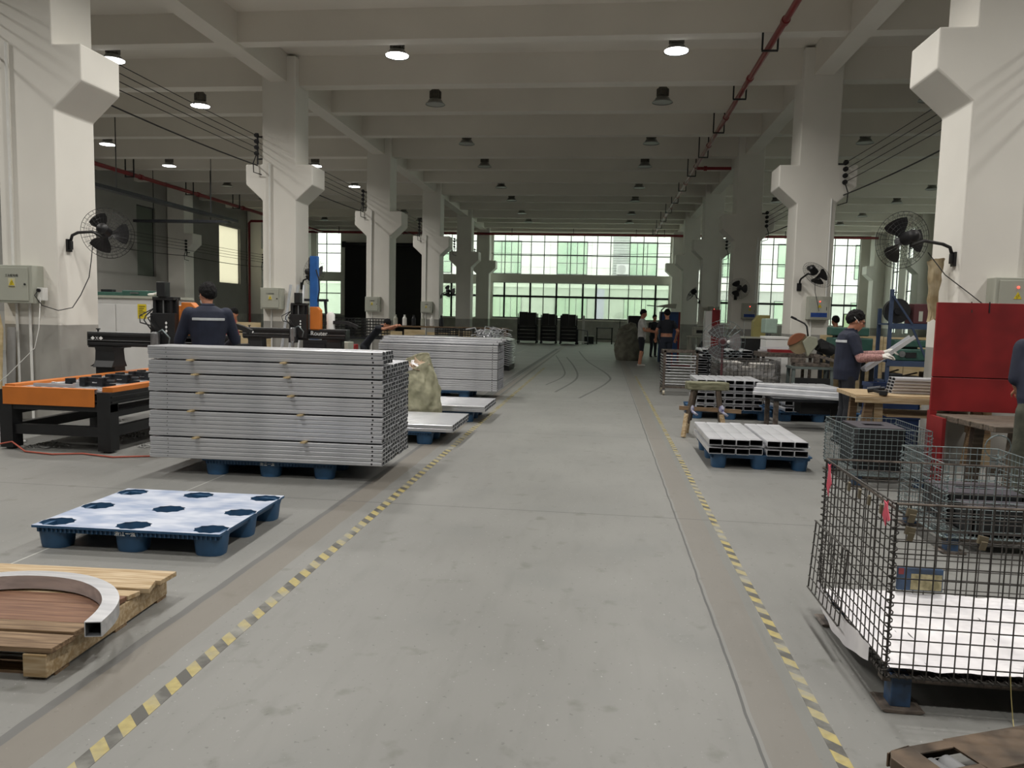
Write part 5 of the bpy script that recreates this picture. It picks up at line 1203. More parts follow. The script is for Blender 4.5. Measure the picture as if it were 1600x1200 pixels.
# ---- worker with glasses holding a profile
def person2():
    t = T('person', 'worker in navy polo and glasses holding a metal profile in white gloves', 'person', (3.02, 9.85, 0), R(82))
    b = Body(); rows = [((0, .015, .80), .165, .145), ((0, .01, .92), .18, .155), ((0, .0, 1.05), .178, .16), ((0, .0, 1.18), .19, .155), ((0, .005, 1.28), .20, .145), ((0, .01, 1.36), .17, .115), ((0, .0, 1.41), .08, .075)]
    b.rings(rows, 'shirt'); legs(b, (0, 0, .84), ((-.09, -.03, .45), (-.10, .03, .085)), ((.09, .0, .45), (.12, .06, .085)))
    b.cap((0, .0, 1.38), (0, -.035, 1.46), .054, .05, 'skin'); M = Euler((R(20), 0, R(2))).to_matrix(); hc = (0, -.065, 1.522); b.head(hc, M)
    # local -Y is the way he faces; hands in front
    for s, el, wr, d in ((-1, (-.24, -.10, 1.08), (-.13, -.33, 1.09), (.3, -1, .25)), (1, (.24, -.12, 1.09), (.10, -.40, 1.13), (-.2, -1, .35))):
        b.cap((s*.165, .0, 1.33), Vector((s*.165, 0, 1.33)).lerp(Vector(el), .75), .068, .060, 'shirt'); b.cap((s*.165, .0, 1.33), el, .058, .054, 'sleeve'); b.cap(el, wr, .056, .043, 'sleeve'); b.hand(wr, d, (0, .3, 1), side=s, tag='glove', r=1.2, curl=.9)
    b.done('body', {'shirt': NAVY, 'trousers': TROU, 'skin': SKIN, 'shoe': BSHOE, 'sleeve': SLEEVE, 'glove': GLOVE}, t, .008); hair(t, hc, M, 68, 104, 148, 1.16); eyes(t, hc, M)
    strip(t, rows, 1.275, 20, 160, .03, REFL, .004)
    C_ = Vector(hc); f = lambda x, y, z: C_+M@Vector((x, y, z))
    g = G()
    for k in (-1, 1): g.tube([f(k*.034+.024*math.cos(R(a)), -.092, .008+.017*math.sin(R(a))) for a in range(0, 360, 30)], .0028, 5, closed=True).tube([f(k*.058, -.09, .012), f(k*.078, -.02, .008), f(k*.08, .02, .0)], .0028, 5)
    g.tube([f(-.01, -.094, .01), f(.01, -.094, .01)], .0028, 5).build('glasses', INK, t)
    for z in (.035,): G().tube([f(.082*math.sin(R(a))*1.05, .02-.10*math.cos(R(a))*.9, z-.02+.055*(math.cos(R(a))*-1)) for a in range(60, 301, 20)], .0028, 5).build('mask_strap', MASK, t)
    G().lathe([(.060, 1.39), (.066, 1.42), (.060, 1.435), (.052, 1.42)], 20, (0, -.005, 0)).build('collar', NAVY, t, smooth=True)
person2()
pm5 = G().prism([(-.055, 0), (.055, 0), (.055, .05), (.05, .05), (.05, .006), (-.05, .006), (-.05, .05), (-.055, .05)], 'y', -.36, .36).mesh('held_profile', [ALU2])
_d = Vector((.80, .12, .58)).normalized(); _x = _d.cross(Vector((0, 0, 1))).normalized(); _z = _x.cross(_d)
hp = link('held_profile', pm5, None, 0, (3.50, 9.86, 1.118), Matrix((_x, _d, _z)).transposed().to_euler()); tag(hp, 'open aluminium profile held by the worker with glasses', 'profile')
# ---- worker cut by the right edge
def person3():
    t = T('person', 'worker in navy shirt and olive trousers cut off by the right edge', 'person', (3.34, 6.22, 0), R(186))
    b = Body(); rows = [((0, .02, .84), .16, .125), ((0, .0, .96), .178, .135), ((-.01, -.03, 1.08), .175, .13), ((-.04, -.07, 1.20), .19, .13), ((-.08, -.11, 1.31), .20, .125), ((-.12, -.15, 1.39), .165, .10), ((-.14, -.18, 1.43), .08, .075)]
    b.rings(rows, 'shirt'); legs(b, (0, .02, .86), ((-.10, -.02, .46), (-.12, .04, .085)), ((.10, -.02, .46), (.13, .05, .085)), (.105, .078, .062))
    b.cap((-.14, -.17, 1.41), (-.20, -.24, 1.49), .055, .052, 'skin'); M = Euler((R(30), R(-15), 0)).to_matrix(); hc = (-.25, -.28, 1.55); b.head(hc, M)
    for s, el, wr in ((-1, (-.32, -.2, 1.10), (-.22, -.46, 1.0)), (1, (.15, -.09, 1.10), (-.05, -.36, 1.0))):
        b.cap((s*.175-.09, -.13, 1.34), el, .072, .056, 'shirt'); b.cap(el, wr, .045, .034, 'skin'); b.hand(wr, Vector(wr)-Vector(el), (0, -.5, 1), side=s, tag='skin')
    b.done('body', {'shirt': NAVY, 'trousers': OLIVE, 'skin': SKIN, 'shoe': BSHOE}, t, .012); hair(t, hc, M); eyes(t, hc, M); strip(t, rows, 1.315, 30, 150, .03, REFL, .004)
person3()
# ---- smaller figures
def small(label, loc, rz, shirt, trou, skin_low=False, arms='fwd', h=1.0, lean=0, sit=False, shoe=SHOE, low=None, bare=False):
    t = T('person', label, 'person', loc, rz); b = Body(); y = lambda z: -lean*max(0, z-.9)
    rows = [((0, y(z), z-(.0)), rx, ry) for z, rx, ry in ((.84, .155, .12), (.95, .17, .128), (1.08, .165, .122), (1.22, .18, .128), (1.34, .20, .125), (1.42, .165, .10), (1.47, .08, .07))]
    if bare: b.rings([rows[0], ((0, 0, .985), .172, .13)], 'trousers'); b.rings([((0, 0, .98), .165, .124), ((0, 0, 1.10), .160, .12)], 'skin'); b.rings([((0, 0, 1.09), .172, .128)]+rows[3:], 'shirt')
    else: b.rings(rows, 'shirt')
    if sit: b.cap((-.09, 0, .84), (-.1, -.38, .84), .08, .06, 'trousers'); b.cap((.09, 0, .84), (.1, -.38, .84), .08, .06, 'trousers'); b.cap((-.1, -.38, .84), (-.1, -.36, .45), .06, .045, 'trousers'); b.cap((.1, -.38, .84), (.1, -.36, .45), .06, .045, 'trousers')
    else: legs(b, (0, 0, .86), ((-.09, -.03, .48), (-.10, .02, .085)), ((.09, .0, .48), (.12, .06, .085)), (.10, .07 if not low else .062, .05), 'trousers', low)
    hd = lean > .5; hc = (0, y(1.47)-.13, 1.50) if hd else (0, y(1.64)-.04, 1.63); b.cap((0, y(1.45), 1.44 if hd else 1.45), (0, hc[1]+.03, hc[2]-.07), .058, .052, 'skin'); M = Euler((R(12+lean*40), 0, 0)).to_matrix(); b.head(hc, M)
    P = {'fwd': ((-.26, -.12, 1.12), (-.14, -.38, 1.08), (.26, -.12, 1.12), (.14, -.38, 1.08)), 'down': ((-.30, .06, 1.15), (-.28, -.10, .95), (.30, .06, 1.15), (.28, -.10, .95)), 'reach': ((-.22, -.50, 1.36), (-.12, -.76, 1.45), (.22, -.50, 1.36), (.10, -.76, 1.45))}[arms]
    for s, el, wr in ((-1, P[0], P[1]), (1, P[2], P[3])):
        sh_ = Vector((s*.175, y(1.38), 1.39)); el = Vector(el); el.y += y(1.1); wr = Vector(wr); wr.y += y(1.1)
        b.cap(sh_, sh_.lerp(el, .6), .065, .055, 'shirt'); b.cap(sh_, el, .046, .042, 'skin'); b.cap(el, wr, .042, .032, 'skin'); b.hand(wr, wr-el, (0, -.3, 1), side=s, tag='skin')
    b.done('body', {'shirt': shirt, 'trousers': trou, 'skin': SKIN, 'shoe': shoe}, t, .014, 2); hair(t, hc, M, 64, 104, 146, 1.16); eyes(t, hc, M); t.scale = (h, h, h); return t
small('man in white shirt and black shorts pulling a pallet truck', (1.20, 24.1, 0), R(78), WTEE, BTEE, h=1.0, low='skin')
small('person in black shirt seen from behind with bare lower back', (1.78, 21.9, 0), R(186), BTEE, mat('dark_blue_jeans', '262c3a', .85, scale=9), arms='down', h=1.0, shoe=BSHOE, bare=True)
small('dark clad person standing far off by the blue cabinet', (1.95, 30.0, 0), R(20), BTEE, TROU, h=.93, shoe=BSHOE)
small('dark clad person by the windows behind the second right column', (5.5, 19.0, 0), R(200), BTEE, TROU, h=.94, shoe=BSHOE)
small('worker sitting behind the plywood desk at the left', (-7.88, 15.75, -.26), R(10), NAVY, TROU, sit=True, arms='fwd', h=1.0, lean=.25, shoe=BSHOE)
small('worker in black bending over with a drill behind the tube stacks', (-5.42, 17.0, 0), R(80), BTEE, TROU, arms='reach', h=.82, lean=.95, shoe=BSHOE)
sc_ = T('desk_stool', 'dark stool under the worker at the plywood desk', 'stool', (-7.85, 15.85, 0)); G().cyl((0, 0, .42), (0, 0, .475), .16, n=20).build('seat', BLACKM, sc_, bev=.008)
for k in range(4): G().bar((.14*math.cos(k*PI/2), .14*math.sin(k*PI/2), 0), (.09*math.cos(k*PI/2), .09*math.sin(k*PI/2), .42), .03, .03).build('leg', BLACKM, sc_)
# pallet truck handled by the man in white
pj = T('pallet_truck', 'red and black hand pallet truck held by the man in white', 'pallet truck', (1.74, 24.1, 0), R(0))
G().bar((-.12, 0, 1.0), (.25, 0, .3), .04, .05).build('handle_bar', BLACKM, pj); G().tube([(-.14, -.15, 1.0), (-.14, -.14, 1.06), (-.13, 0, 1.09), (-.14, .14, 1.06), (-.14, .15, 1.0)], .014, 8).build('grip', RUBBER, pj)
G().box(.2, .42, -.12, .12, .08, .45).build('pump', REDP, pj, bev=.02); G().cyl((.25, -.06, .08), (.25, .06, .08), .08, n=14).build('wheel', RUBBER, pj)
for y in (-.2, .2): G().box(.35, 1.35, y-.07, y+.07, .05, .09).cyl((1.25, y-.05, .035), (1.25, y+.05, .035), .035, n=10).build('fork', REDP, pj)
# ================================================================ COLUMN FITTINGS
def ebox(x0, x1, yf, z0, z1, lb, style='grey'):
    t = T('electrical_box', lb, 'electrical box', ((x0+x1)/2, yf, z0), 0, 'electrical boxes on columns'); w = (x1-x0)/2; h = z1-z0
    G().box(-w, w, -.2, 0, 0, h).build('case', GREYBOX, t, bev=.006)
    d = G().box(-w+.035, w-.05, -.212, -.2, .03, h-.03).build('door', GREYBOX, t, bev=.004)
    if style == 'grey':
        G().cyl((w-.09, -.222, h*.5), (w-.09, -.212, h*.5), .012, n=10).build('lock', BLACKM, d)
        s = G().box(-.055, .04, -.2135, -.2122, h*.40, h*.66).build('warning_sticker', mat('pale_sticker', 'c3c0a0', .6) if 'pale_sticker' not in bpy.data.materials else bpy.data.materials['pale_sticker'], d)
        G().prism([(-.045, h*.47), (.03, h*.47), (-.0075, h*.64)], 'y', -.215, -.2137).build('triangle', YEL, s) if False else G().prism([(-.045, h*.47), (.03, h*.47), (-.0075, h*.64)], 'y', -.215, -.2137).build('warning_triangle', YEL, d)
        text('⚡', .05, INK, d, (-.0075, -.2155, h*.53), FRONT, 'flash_mark'); text('有电危险', .022, INK, d, (-.0075, -.2145, h*.43), FRONT); text('工业配电箱', .036, INK, d, (-.0075, -.2135, h*.72), FRONT)
    else:
        G().ball((.0, -.215, h*.78), .013, 12, 8).build('indicator_lamp', mat('red_indicator', 'ff4a3c', .3, emit=3) if 'red_indicator' not in bpy.data.materials else bpy.data.materials['red_indicator'], d, smooth=True)
        G().prism([(-.04, h*.52), (.04, h*.52), (.0, h*.68)], 'y', -.215, -.2125).build('warning_triangle', YEL, d); text('⚡', .045, INK, d, (0, -.2155, h*.57), FRONT, 'flash_mark')
        G().box(-w+.05, w-.07, -.216, -.2125, .05, .14).build('breaker_window', mat('blue_window', '2f4a8c', .25, scale=20) if 'blue_window' not in bpy.data.materials else bpy.data.materials['blue_window'], d); G().box(w-.09, w-.08, -.218, -.212, h*.4, h*.55).build('handle', DARKM, d)
    return t
def conduit(x, y, z0, z1, lb, r=.018): tag(G().cyl((x, y, z0), (x, y, z1), r, n=10).build('conduit', WHITEP, smooth=40), lb, 'conduit', 'white conduits on columns')
ys_ = [Y1+BAY*n for n in range(5)]
for n, st_ in ((0, 'grey'), (1, 'grey'), (2, 'grey'), (3, 'grey')):
    ebox(-7.58 if n else -7.56, -7.10 if n else -7.04, ys_[n], 1.50, 1.97, 'grey electrical box with a warning triangle on the '+ordn[n]+' left column')
    conduit(-7.40, ys_[n]-.03, 0, 1.50, 'white conduit under the electrical box on the '+ordn[n]+' left column'); conduit(-7.43, ys_[n]-.03, 1.97, 4.7, 'white conduit above the electrical box on the '+ordn[n]+' left column')
conduit(-7.22, ys_[0]-.03, 0, 1.50, 'second white conduit under the nearest left electrical box')
for n in range(4):
    ebox(4.14, 4.58, ys_[n], 1.55, 2.02, 'grey electrical box with a red lamp and blue window on the '+ordn[n]+' right column', 'lamp')
    conduit(4.25, ys_[n]-.03, 0, 1.55, 'white conduit under the electrical box on the '+ordn[n]+' right column'); conduit(4.52, ys_[n]-.03, 2.02, 4.0, 'white conduit above the electrical box on the '+ordn[n]+' right column')
so = T('wall_socket', 'white socket block on the side of the nearest left electrical box', 'socket', (-7.0, 8.86, 1.54)); G().box(-.035, .05, -.05, .04, 0, .16).build('block', WHITEP, so, bev=.006); G().cyl((.0, -.075, .125), (.0, -.05, .125), .022, n=12).build('plug', INK, so)
tag(G().tube([(-7.0, 8.78, 1.66), (-7.01, 8.74, 1.60), (-6.93, 8.76, 1.48), (-6.78, 8.85, 1.42), (-6.70, 9.0, 1.46), (-6.62, 9.05, 1.62), (-6.52, 9.08, 1.85), (-6.50, 9.1, 2.05), (-6.49, 9.12, 2.24)], .006, 6).build('fan_cable', WIRE, smooth=True), 'black cable looping from the socket to the nearest left wall fan', 'cable')
tag(G().tube([(-6.98, 8.80, 1.58), (-6.95, 8.72, 1.2), (-7.0, 8.70, .95), (-7.35, 8.66, .6), (-7.6, 8.6, .38)], .005, 6).build('white_cable', WHITEP, smooth=True), 'white cable hanging down beside the nearest left column', 'cable')
# ---- wall fans
FB = mat('fan_black', '161618', .45, var=.2, scale=10)
BL_ = blade_mesh(.27, 3, FB)
GD_F = guard(G(), .32, -.09, 8, 30, .0016).mesh('front_guard', FB); GD_R = guard(G(), .32, .09, 8, 30, .0016).mesh('rear_guard', FB)
def fan(mount, nrm, centre, face, lb, r=1.0, ring=None):
    """face: direction the air blows; motor sits on the other side"""
    t = T('wall_fan', lb, 'fan', mount, 0, 'wall fans on columns'); m = Vector(mount); c = Vector(centre)-m; n = Vector(nrm); f = Vector(face).normalized()
    G().bar(n*.012+Vector((0, 0, -.09)), n*.012+Vector((0, 0, .07)), .09, .03, up=n).bar(n*.03+Vector((0, 0, -.06)), n*.03+Vector((0, 0, .05)), .05, .05, up=n).build('wall_bracket', FB, t, bev=.005)
    mb = c-f*.16; G().tube([n*.03+Vector((0, 0, .03)), n*.06+Vector((0, 0, .12)), n*.14+Vector((0, 0, .155)), mb*.6+n*.05+Vector((0, 0, .05)), mb+Vector((0, 0, -.10)), mb+Vector((0, 0, -.04))], .019, 10).build('arm', FB, t, smooth=True)
    y = -f; x = Vector((0, 0, 1)).cross(y).normalized(); z = y.cross(x); M = Matrix((-x, f*-1, z)).transposed()
    E = Matrix((x, y, z)).transposed().to_euler()
    G().cyl(c-f*.06, c-f*.22, .075, .068, 20).cyl(c-f*.22, c-f*.25, .068, .03, 20).build('motor', FB, t, smooth=40); G().cyl(c+f*.07, c+f*.09, .05, .04, 16).build('badge', STEEL, t)
    for nm, me in (('front_guard', GD_F), ('rear_guard', GD_R)):
        o = link(nm, me, t, 0, c, E); o.scale = (r, r, r); stuff(o)
    o = link('blade', BL_, t, 0, c, E); o.scale = (r, r, r); return t
fan((-6.84, 9.14, 2.26), (1, 0, 0), (-6.36, 9.24, 2.42), (-.30, .93, -.2), 'black wall fan on the nearest left column', 1.0)
fan((3.85, 9.08, 2.24), (-1, 0, 0), (3.27, 9.05, 2.43), (-.22, .96, -.14), 'black wall fan on the nearest right column', .98)
fan((3.98, 16.44, 2.22), (0, -1, 0), (4.22, 16.05, 2.44), (.62, .35, -.62), 'black wall fan tilted on the second right column', 1.0)
fan((-6.84, 16.74, 2.05), (1, 0, 0), (-6.42, 16.45, 2.36), (.35, .85, .1), 'black wall fan behind the blue post', .98)
fan((3.95, 23.94, 2.2), (0, -1, 0), (3.98, 23.55, 2.44), (.1, 1, -.15), 'black wall fan on the third right column', .95)
fan((3.85, 31.7, 2.2), (-1, 0, 0), (3.45, 31.3, 2.5), (-.75, .3, -.5), 'black wall fan on the fourth right column', 1.0)
fan((-6.84, 31.7, 2.2), (1, 0, 0), (-6.4, 31.4, 2.42), (.2, .95, -.1), 'black wall fan on the fourth left column', 1.0)
fan((5.35, 18.9+7.0, 2.86), (0, -1, 0), (5.0, 25.4, 2.9), (-.2, -1, 0), 'dark fan in front of the right windows', 1.2) if False else None
for nm, pts, lb in (('fan_cable', [(4.22, 16.2, 2.38), (4.25, 16.22, 2.1), (4.30, 16.2, 1.9), (4.34, 16.2, 1.72)], 'thin cable from the tilted fan to the second right electrical box'), ('fan_cable', [(3.55, 9.05, 2.3), (3.72, 8.98, 2.05), (3.95, 8.9, 1.85), (4.1, 8.86, 1.72)], 'black cable from the nearest right fan to its electrical box')):
    tag(G().tube(pts, .006, 6).build(nm, WIRE, smooth=True), lb, 'cable')
# ================================================================ MIDDLE AND FAR CLUTTER, LEFT
for k, (x, dx) in enumerate(((-6.93, .13), (-6.76, .12), (-6.62, .02))):
    tag(G().bar((x-dx, 15.95, .0), (x, 16.38, 2.05), .035, .05).build('leaning_profile', ALU2), ('left', 'middle', 'right')[k]+' white profile leaning against the second left column', 'profile', 'profiles leaning on the second left column')
dk = T('plywood_desk', 'tall pale plywood desk in front of the sitting worker', 'desk', (-7.0, 15.0, 0))
for i in range(3): G().box(-1.6+i*.535, -1.07+i*.535, 0, .02, 0, 1.22).build('front_panel', PLY, dk)
G().box(-1.6, 0, 0, .5, 1.0, 1.03).build('top', PLY, dk)
G().box(-.02, 0, .02, .5, 0, 1.0).box(-1.6, -1.58, .02, .5, 0, 1.0).build('side', PLY, dk)
mo = T('monitor', 'dark monitor standing on the plywood desk', 'monitor', (-8.3, 15.28, 1.032)); G().box(-.25, .25, 0, .04, .12, .45).build('screen', BLACKM, mo); G().box(-.03, .03, .0, .06, 0, .14).box(-.12, .12, -.05, .12, 0, .015).build('stand', BLACKM, mo)
GR2 = T('red_bin', 'small red machine beside the navy worker', 'machine', (-5.47, 10.55, 0)); G().box(-.04, .08, 0, .3, 0, 1.1).prism([(-.05, 1.1), (.09, 1.1), (.02, 1.34), (-.05, 1.34)], 'y', 0, .3).build('body', RED, GR2, bev=.01); G().box(.09, .25, .0, .3, .0, .98).build('base', DARKM, GR2); bpy.data.objects.remove(bpy.data.objects['base']) if False else None
# compressor by the bending worker
cmp_ = T('air_compressor', 'red air compressor with a tank and small wheels', 'compressor', (-5.55, 16.2, 0))
G().cyl((-.35, 0, .42), (.30, 0, .42), .17, n=20).build('tank', RED, cmp_, smooth=40); G().box(-.2, .2, -.12, .12, .58, .78).build('pump_head', RED, cmp_, bev=.02); G().cyl((-.28, -.2, .14), (-.28, -.14, .14), .14, n=16).build('wheel', mat('tan_wheel', '8f7f52', .6), cmp_)
for x in (-.25, .22): G().box(x-.03, x+.03, -.1, .1, .0, .28).build('foot', BLACKM, cmp_)
text('75', .12, YEL, cmp_, (.1, -.172, .45), FRONT)
# black mesh crates
def crate(loc, lb, w=.7, d=.5, h=.45, m=BLACKM):
    t = T('slatted_crate', lb, 'crate', loc, 0, 'black slatted crates'); g = G().box(0, w, 0, d, 0, .02)
    for z in [.02+i*(h-.02)/6 for i in range(7)]:
        g.box(0, w, 0, .012, z, z+.02).box(0, w, d-.012, d, z, z+.02).box(0, .012, 0, d, z, z+.02).box(w-.012, w, 0, d, z, z+.02)
    for i in range(9):
        x = i*(w-.012)/8; g.box(x, x+.012, 0, .012, 0, h).box(x, x+.012, d-.012, d, 0, h)
    for i in range(6):
        y = i*(d-.012)/5; g.box(0, .012, y, y+.012, 0, h).box(w-.012, w, y, y+.012, 0, h)
    g.build('crate_shell', m, t); return t
def table(loc, w, d, h, lb, m=DARKM, top=None):
    t = T('work_table', lb, 'table', loc); G().box(0, w, 0, d, h-.04, h).build('top', top or m, t, bev=.004)
    for x in (.03, w-.09):
        for y in (.03, d-.09): G().box(x, x+.06, y, y+.06, 0, h-.04).build('leg', m, t)
    G().box(.05, w-.05, d/2-.02, d/2+.02, .25, .3).build('stretcher', m, t); return t
table((-6.9, 18.3, 0), 1.7, .7, .86, 'dark table with crates behind the bending worker'); crate((-6.8, 18.35, .86), 'black slatted crate on the table behind the worker, left'); crate((-5.95, 18.35, .86), 'black slatted crate on the table behind the worker, right', .6)
table((-5.0, 17.75, 0), 1.75, .9, .90, 'long table covered with sheet metal behind the second stack', top=STEEL)
for k in range(4): tag(G().obox((0, 0, 0), (1.5-.15*k, .5+.05*k, .012), (0, 0, .05*k)).build('sheet_metal', (STEEL, GREYBOX, WOODG, STEEL)[k], loc=(-4.1+.03*k, 18.2, .908+.0145*k)), ('lowest', 'second', 'third, wooden', 'topmost')[k]+' thin sheet lying on the long table', 'sheet', 'sheets on the long table')
crate((-4.35, 19.5, .75), 'black slatted crate on the far table, left', .55, .45, .35); crate((-3.7, 19.5, .75), 'black slatted crate on the far table, right', .6, .45, .35)
table((-4.5, 19.35, 0), 1.7, .75, .75, 'dark table standing behind the long table')
t = T('red_toolbox', 'red tool chest on the dark far table', 'toolbox', (-4.0, 19.2-.35, .955) if False else (-4.42, 19.37, 1.105)); G().box(0, .4, 0, .1, 0, .16).build('chest', RED, t, bev=.008); G().box(.12, .28, -.008, 0, .1, .12).build('handle', STEEL, t); t.location = (-3.05, 19.6, .75)
tag_s = G(); rs = random.Random(12)
sc2 = T('scrap_heap', 'tangled heap of bright metal strips on a cart behind the second stack', 'scrap', (-2.86, 18.9, .0))
G().box(-.3, .4, -.3, .3, .85, .9).box(-.28, -.24, -.28, -.24, 0, .85).box(.34, .38, -.28, -.24, 0, .85).box(-.28, -.24, .24, .28, 0, .85).box(.34, .38, .24, .28, 0, .85).build('cart', BLACKM, sc2)
for i in range(46):
    a = rs.uniform(0, 6.28); p = Vector((rs.uniform(-.2, .3), rs.uniform(-.2, .2), .9+.02)); L = rs.uniform(.25, .5); up = rs.uniform(.1, 1.0)
    d = Vector((math.cos(a)*(1-up*.6), math.sin(a)*(1-up*.6), up)).normalized(); q = p+d*L*.6; e = q+Vector((math.cos(a), math.sin(a), -.2))*L*.5
    tag_s.tube([p, q, e], .011, 4)
stuff(tag_s.build('metal_strips', ALU2, sc2))
for k in range(5): tag(G().box(0, .62, 0, .025, 0, .95+.06*(k % 2)).build('wood_board', PLY, loc=(-6.4+.68*k, 21.6, 0)), 'upright wooden board in the low wall behind the tables, number %d from left' % (k+1), 'board', 'boards behind the tables')
for k in range(6):
    x = -6.3+.55*k; tag(G().lathe([(.05, 0), (.07, .02), (.065, .22), (.03, .28), (.03, .33), (0, .33)], 10, (0, 0, 0)).build('bottle', (GREYBOX, WHITEP, DARKM)[k % 3], loc=(x, 21.613, .95+.06*(int(k*.55/.68+.15) % 2)) if False else (-6.2+.28*k, 22.4, 1.1)), 'container on the back bench by the shutter, number %d from left' % (k+1), 'bottle', 'containers on the back bench')
table((-6.4, 22.2, 0), 3.6, .6, 1.1, 'long back bench in front of the roller shutter', WOODG)
tag(G().tube([(-5.0, 22.25, 1.42), (-4.9, 22.15, 1.1)], .02, 6).build('lever', RUST), 'leaning steel lever', 'lever') if False else None
# dark rack carts near the far wall
def rack(x, w, h, lb, y=41.0):
    t = T('rack_cart', lb, 'cart', (x, y, 0), 0, 'dark rack carts by the far wall'); 
    for a in (0, w-.05):
        for b_ in (0, .75): G().box(a, a+.05, b_, b_+.05, .1, h*.95).cyl((a+.025, b_+.025-.02, .05), (a+.025, b_+.025+.02, .05), .05, n=10).build('post', DARKM, t)
    for z in (.14, .34, .54, .74): G().box(.02, w-.02, 0, .8, z, z+.16).build('panel_stack', RUBBER, t)
    G().box(0, w, .0, .8, .92, 1.0).build('shelf', BLACKM, t); G().box(.08, w*.48, .1, .7, 1.0, h).build('upper_box', BLACKM, t); G().box(w*.5, w-.08, .1, .7, 1.0, h-.03).build('upper_box', BLACKM, t)
    return t
rack(-4.6, 1.05, 1.68, 'dark rack cart with wide boxes, left of the three by the far wall'); rack(-3.35, .85, 1.62, 'dark rack cart, middle of the three by the far wall'); rack(-2.3, .9, 1.62, 'dark rack cart, right of the three by the far wall')
fc = T('steel_frame_cart', 'empty steel frame cart beside the dark rack carts', 'cart', (-1.35, 41.0, 0))
G().tube([(0, 0, .1), (0, 0, .8), (.5, 0, .75), (.55, 0, .1)], .03, 8).tube([(0, .5, .1), (0, .5, .8), (.5, .5, .75), (.55, .5, .1)], .03, 8).build('frame', DARKM, fc); G().box(0, .55, 0, .5, .1, .15).build('deck', WHITEE, fc)
for x in (0, .55): G().cyl((x, .2, .05), (x, .3, .05), .05, n=10).build('wheel', RUBBER, fc)
tag(G().box(0, .14, 0, .05, 0, 1.55).build('white_profile', WHITEE, loc=(-1.15, 41.9, 0)), 'white upright profile behind the dark rack carts', 'profile')
table((-.4, 42.6, 0), .95, .55, .92, 'small dark table by the far wall'); t = T('small_box', 'low box on the floor by the small far table', 'box', (-1.1, 42.4, 0)); G().box(0, .6, 0, .4, 0, .4).build('body', DARKM, t); G().box(-.02, .62, -.02, .42, .4, .44).build('lid', GREYBOX, t)
ft = T('stand_fan', 'thin stand fan by the small far table', 'fan', (.9, 42.4, 0)); G().cyl((0, 0, 0), (0, 0, .03), .2, n=16).build('base', DARKM, ft); G().cyl((0, 0, .03), (0, 0, 1.3), .02, n=8).build('pole', DARKM, ft); o = link('guard', GD_F, ft, 0, (0, 0, 1.45)); stuff(o)
# ================================================================ FAR CLUTTER, RIGHT
fs = T('woven_sack', 'big grey woven sack standing far down the aisle beside the man in white', 'sack', (.93, 27.2, 0))
G().surf(lambda u, v: (lambda p: (p[0]*1.55, p[1]*1.4, p[2]*1.35))(sackf(u, v)), 48, 30, closed_u=True).surf(lambda u, v: (lambda p: (p[0]*1.55*(1-v), p[1]*1.4*(1-v), p[2]*1.35+.05*v))(sackf(u, 1)), 48, 4, closed_u=True).build('sack_body', mat('grey_sack', '6f6f62', .8, col2='5b5b50', scale=5, bump=.3, bscale=40), fs, smooth=True)
bc = T('blue_cabinet', 'tall blue cabinet with a red edge behind the far people', 'cabinet', (1.92, 26.6, 0)); G().box(0, .62, 0, .5, 0, 1.73).build('body', mat('deep_blue', '22416e', .5), bc, bev=.01); G().box(.62, .68, 0, .5, 0, 1.73).build('red_edge', REDP, bc); G().box(.03, .30, -.012, 0, .1, 1.65).box(.32, .59, -.012, 0, .1, 1.65).build('door', mat('deep_blue_door', '274a7d', .5), bc); G().box(.27, .29, -.03, -.012, .8, .95).build('handle', STEEL, bc)
bk = T('black_cabinet', 'black cabinet behind the man in white shirt', 'cabinet', (1.0, 31.2, 0)); G().box(0, .5, 0, .5, 0, 1.58).build('body', BLACKM, bk, bev=.01); G().box(.02, .48, -.012, 0, .05, 1.5).build('door', BLACKM, bk); G().box(-.03, 0, 0, .5, 0, 1.5).build('side', WHITEE, bk)
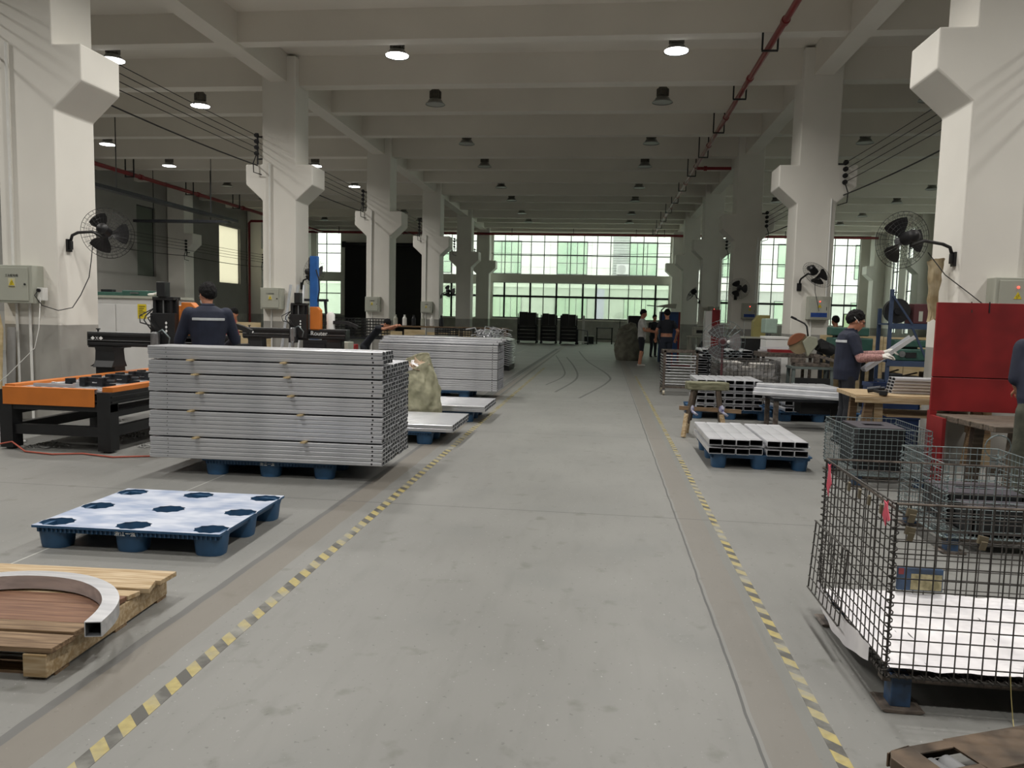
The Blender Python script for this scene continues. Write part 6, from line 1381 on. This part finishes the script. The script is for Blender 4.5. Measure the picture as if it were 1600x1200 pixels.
table((2.75, 25.2, 0), 1.25, .7, .95, 'pale table beside the blue cabinet', GREYBOX); t = T('grey_machine', 'low grey machine on the pale table', 'machine', (2.9, 25.3, .95)); G().box(0, .7, 0, .45, 0, .3).build('body', GREYBOX, t, bev=.03); G().box(.1, .3, -.01, 0, .1, .2).build('panel', BLACKM, t)
t = T('cable_reel', 'big black cable reel by the fourth right column', 'reel', (3.3, 23.0, 0)); G().cyl((0, -.12, .55), (0, -.08, .55), .5, n=28).cyl((0, .08, .55), (0, .12, .55), .5, n=28).build('flange', BLACKM, t); G().cyl((0, -.08, .55), (0, .08, .55), .34, n=24).build('cable_coil', RUBBER, t); G().box(-.3, .3, -.16, .16, 0, .08).build('stand', DARKM, t)
dsk = T('desk_lamp_arm', 'white swing arm lamp above the blue cabinet', 'lamp', (1.95, 26.4, 0)); G().box(-.02, .02, .1, .14, 0, 1.8).build('post', DARKM, dsk); G().prism([(-.25, 1.9), (.45, 1.84), (.48, 2.0), (.2, 1.99)], 'y', -.15, .15).build('shade', GREYBOX, dsk); G().bar((-.5, 0, 1.93), (-.2, 0, 1.91), .03, .03).bar((0, .1, 1.78), (.1, .02, 1.88), .03, .03).build('arm', DARKM, dsk)
# green box and dark table right of second column by the windows
table((5.2, 17.6, 0), 1.2, .6, .9, 'dark table behind the partition by the second right column'); t = T('screen_panel', 'pale green lit screen on the dark table by the windows', 'screen', (5.3, 17.8, .9)); G().box(0, .35, 0, .04, .15, .80).build('frame', BLACKM, t); G().box(.02, .33, -.006, 0, .18, .78).build('display', mat('pale_green_display', 'bfe0a8', .4, emit=.5), t); G().box(.1, .25, -.05, .1, 0, .15).build('stand', BLACKM, t)
tag(G().prism([(0, 0), (.35, 0), (.35, .5), (.12, .5), (0, .35)], 'y', 0, .3).build('yellow_hood', mat('olive_hood', '9a935c', .6)), 'olive machine hood by the second right column', 'hood'); bpy.data.objects['yellow_hood'].location = (3.45, 18.2, 1.13)
t = T('dark_counter', 'dark counter left of the second right column', 'counter', (2.95, 18.1, 0)); G().box(0, .9, 0, .5, 1.09, 1.13).build('top', GREYBOX, t); G().box(.02, .88, .02, .48, 0, 1.09).build('body', BLACKM, t)
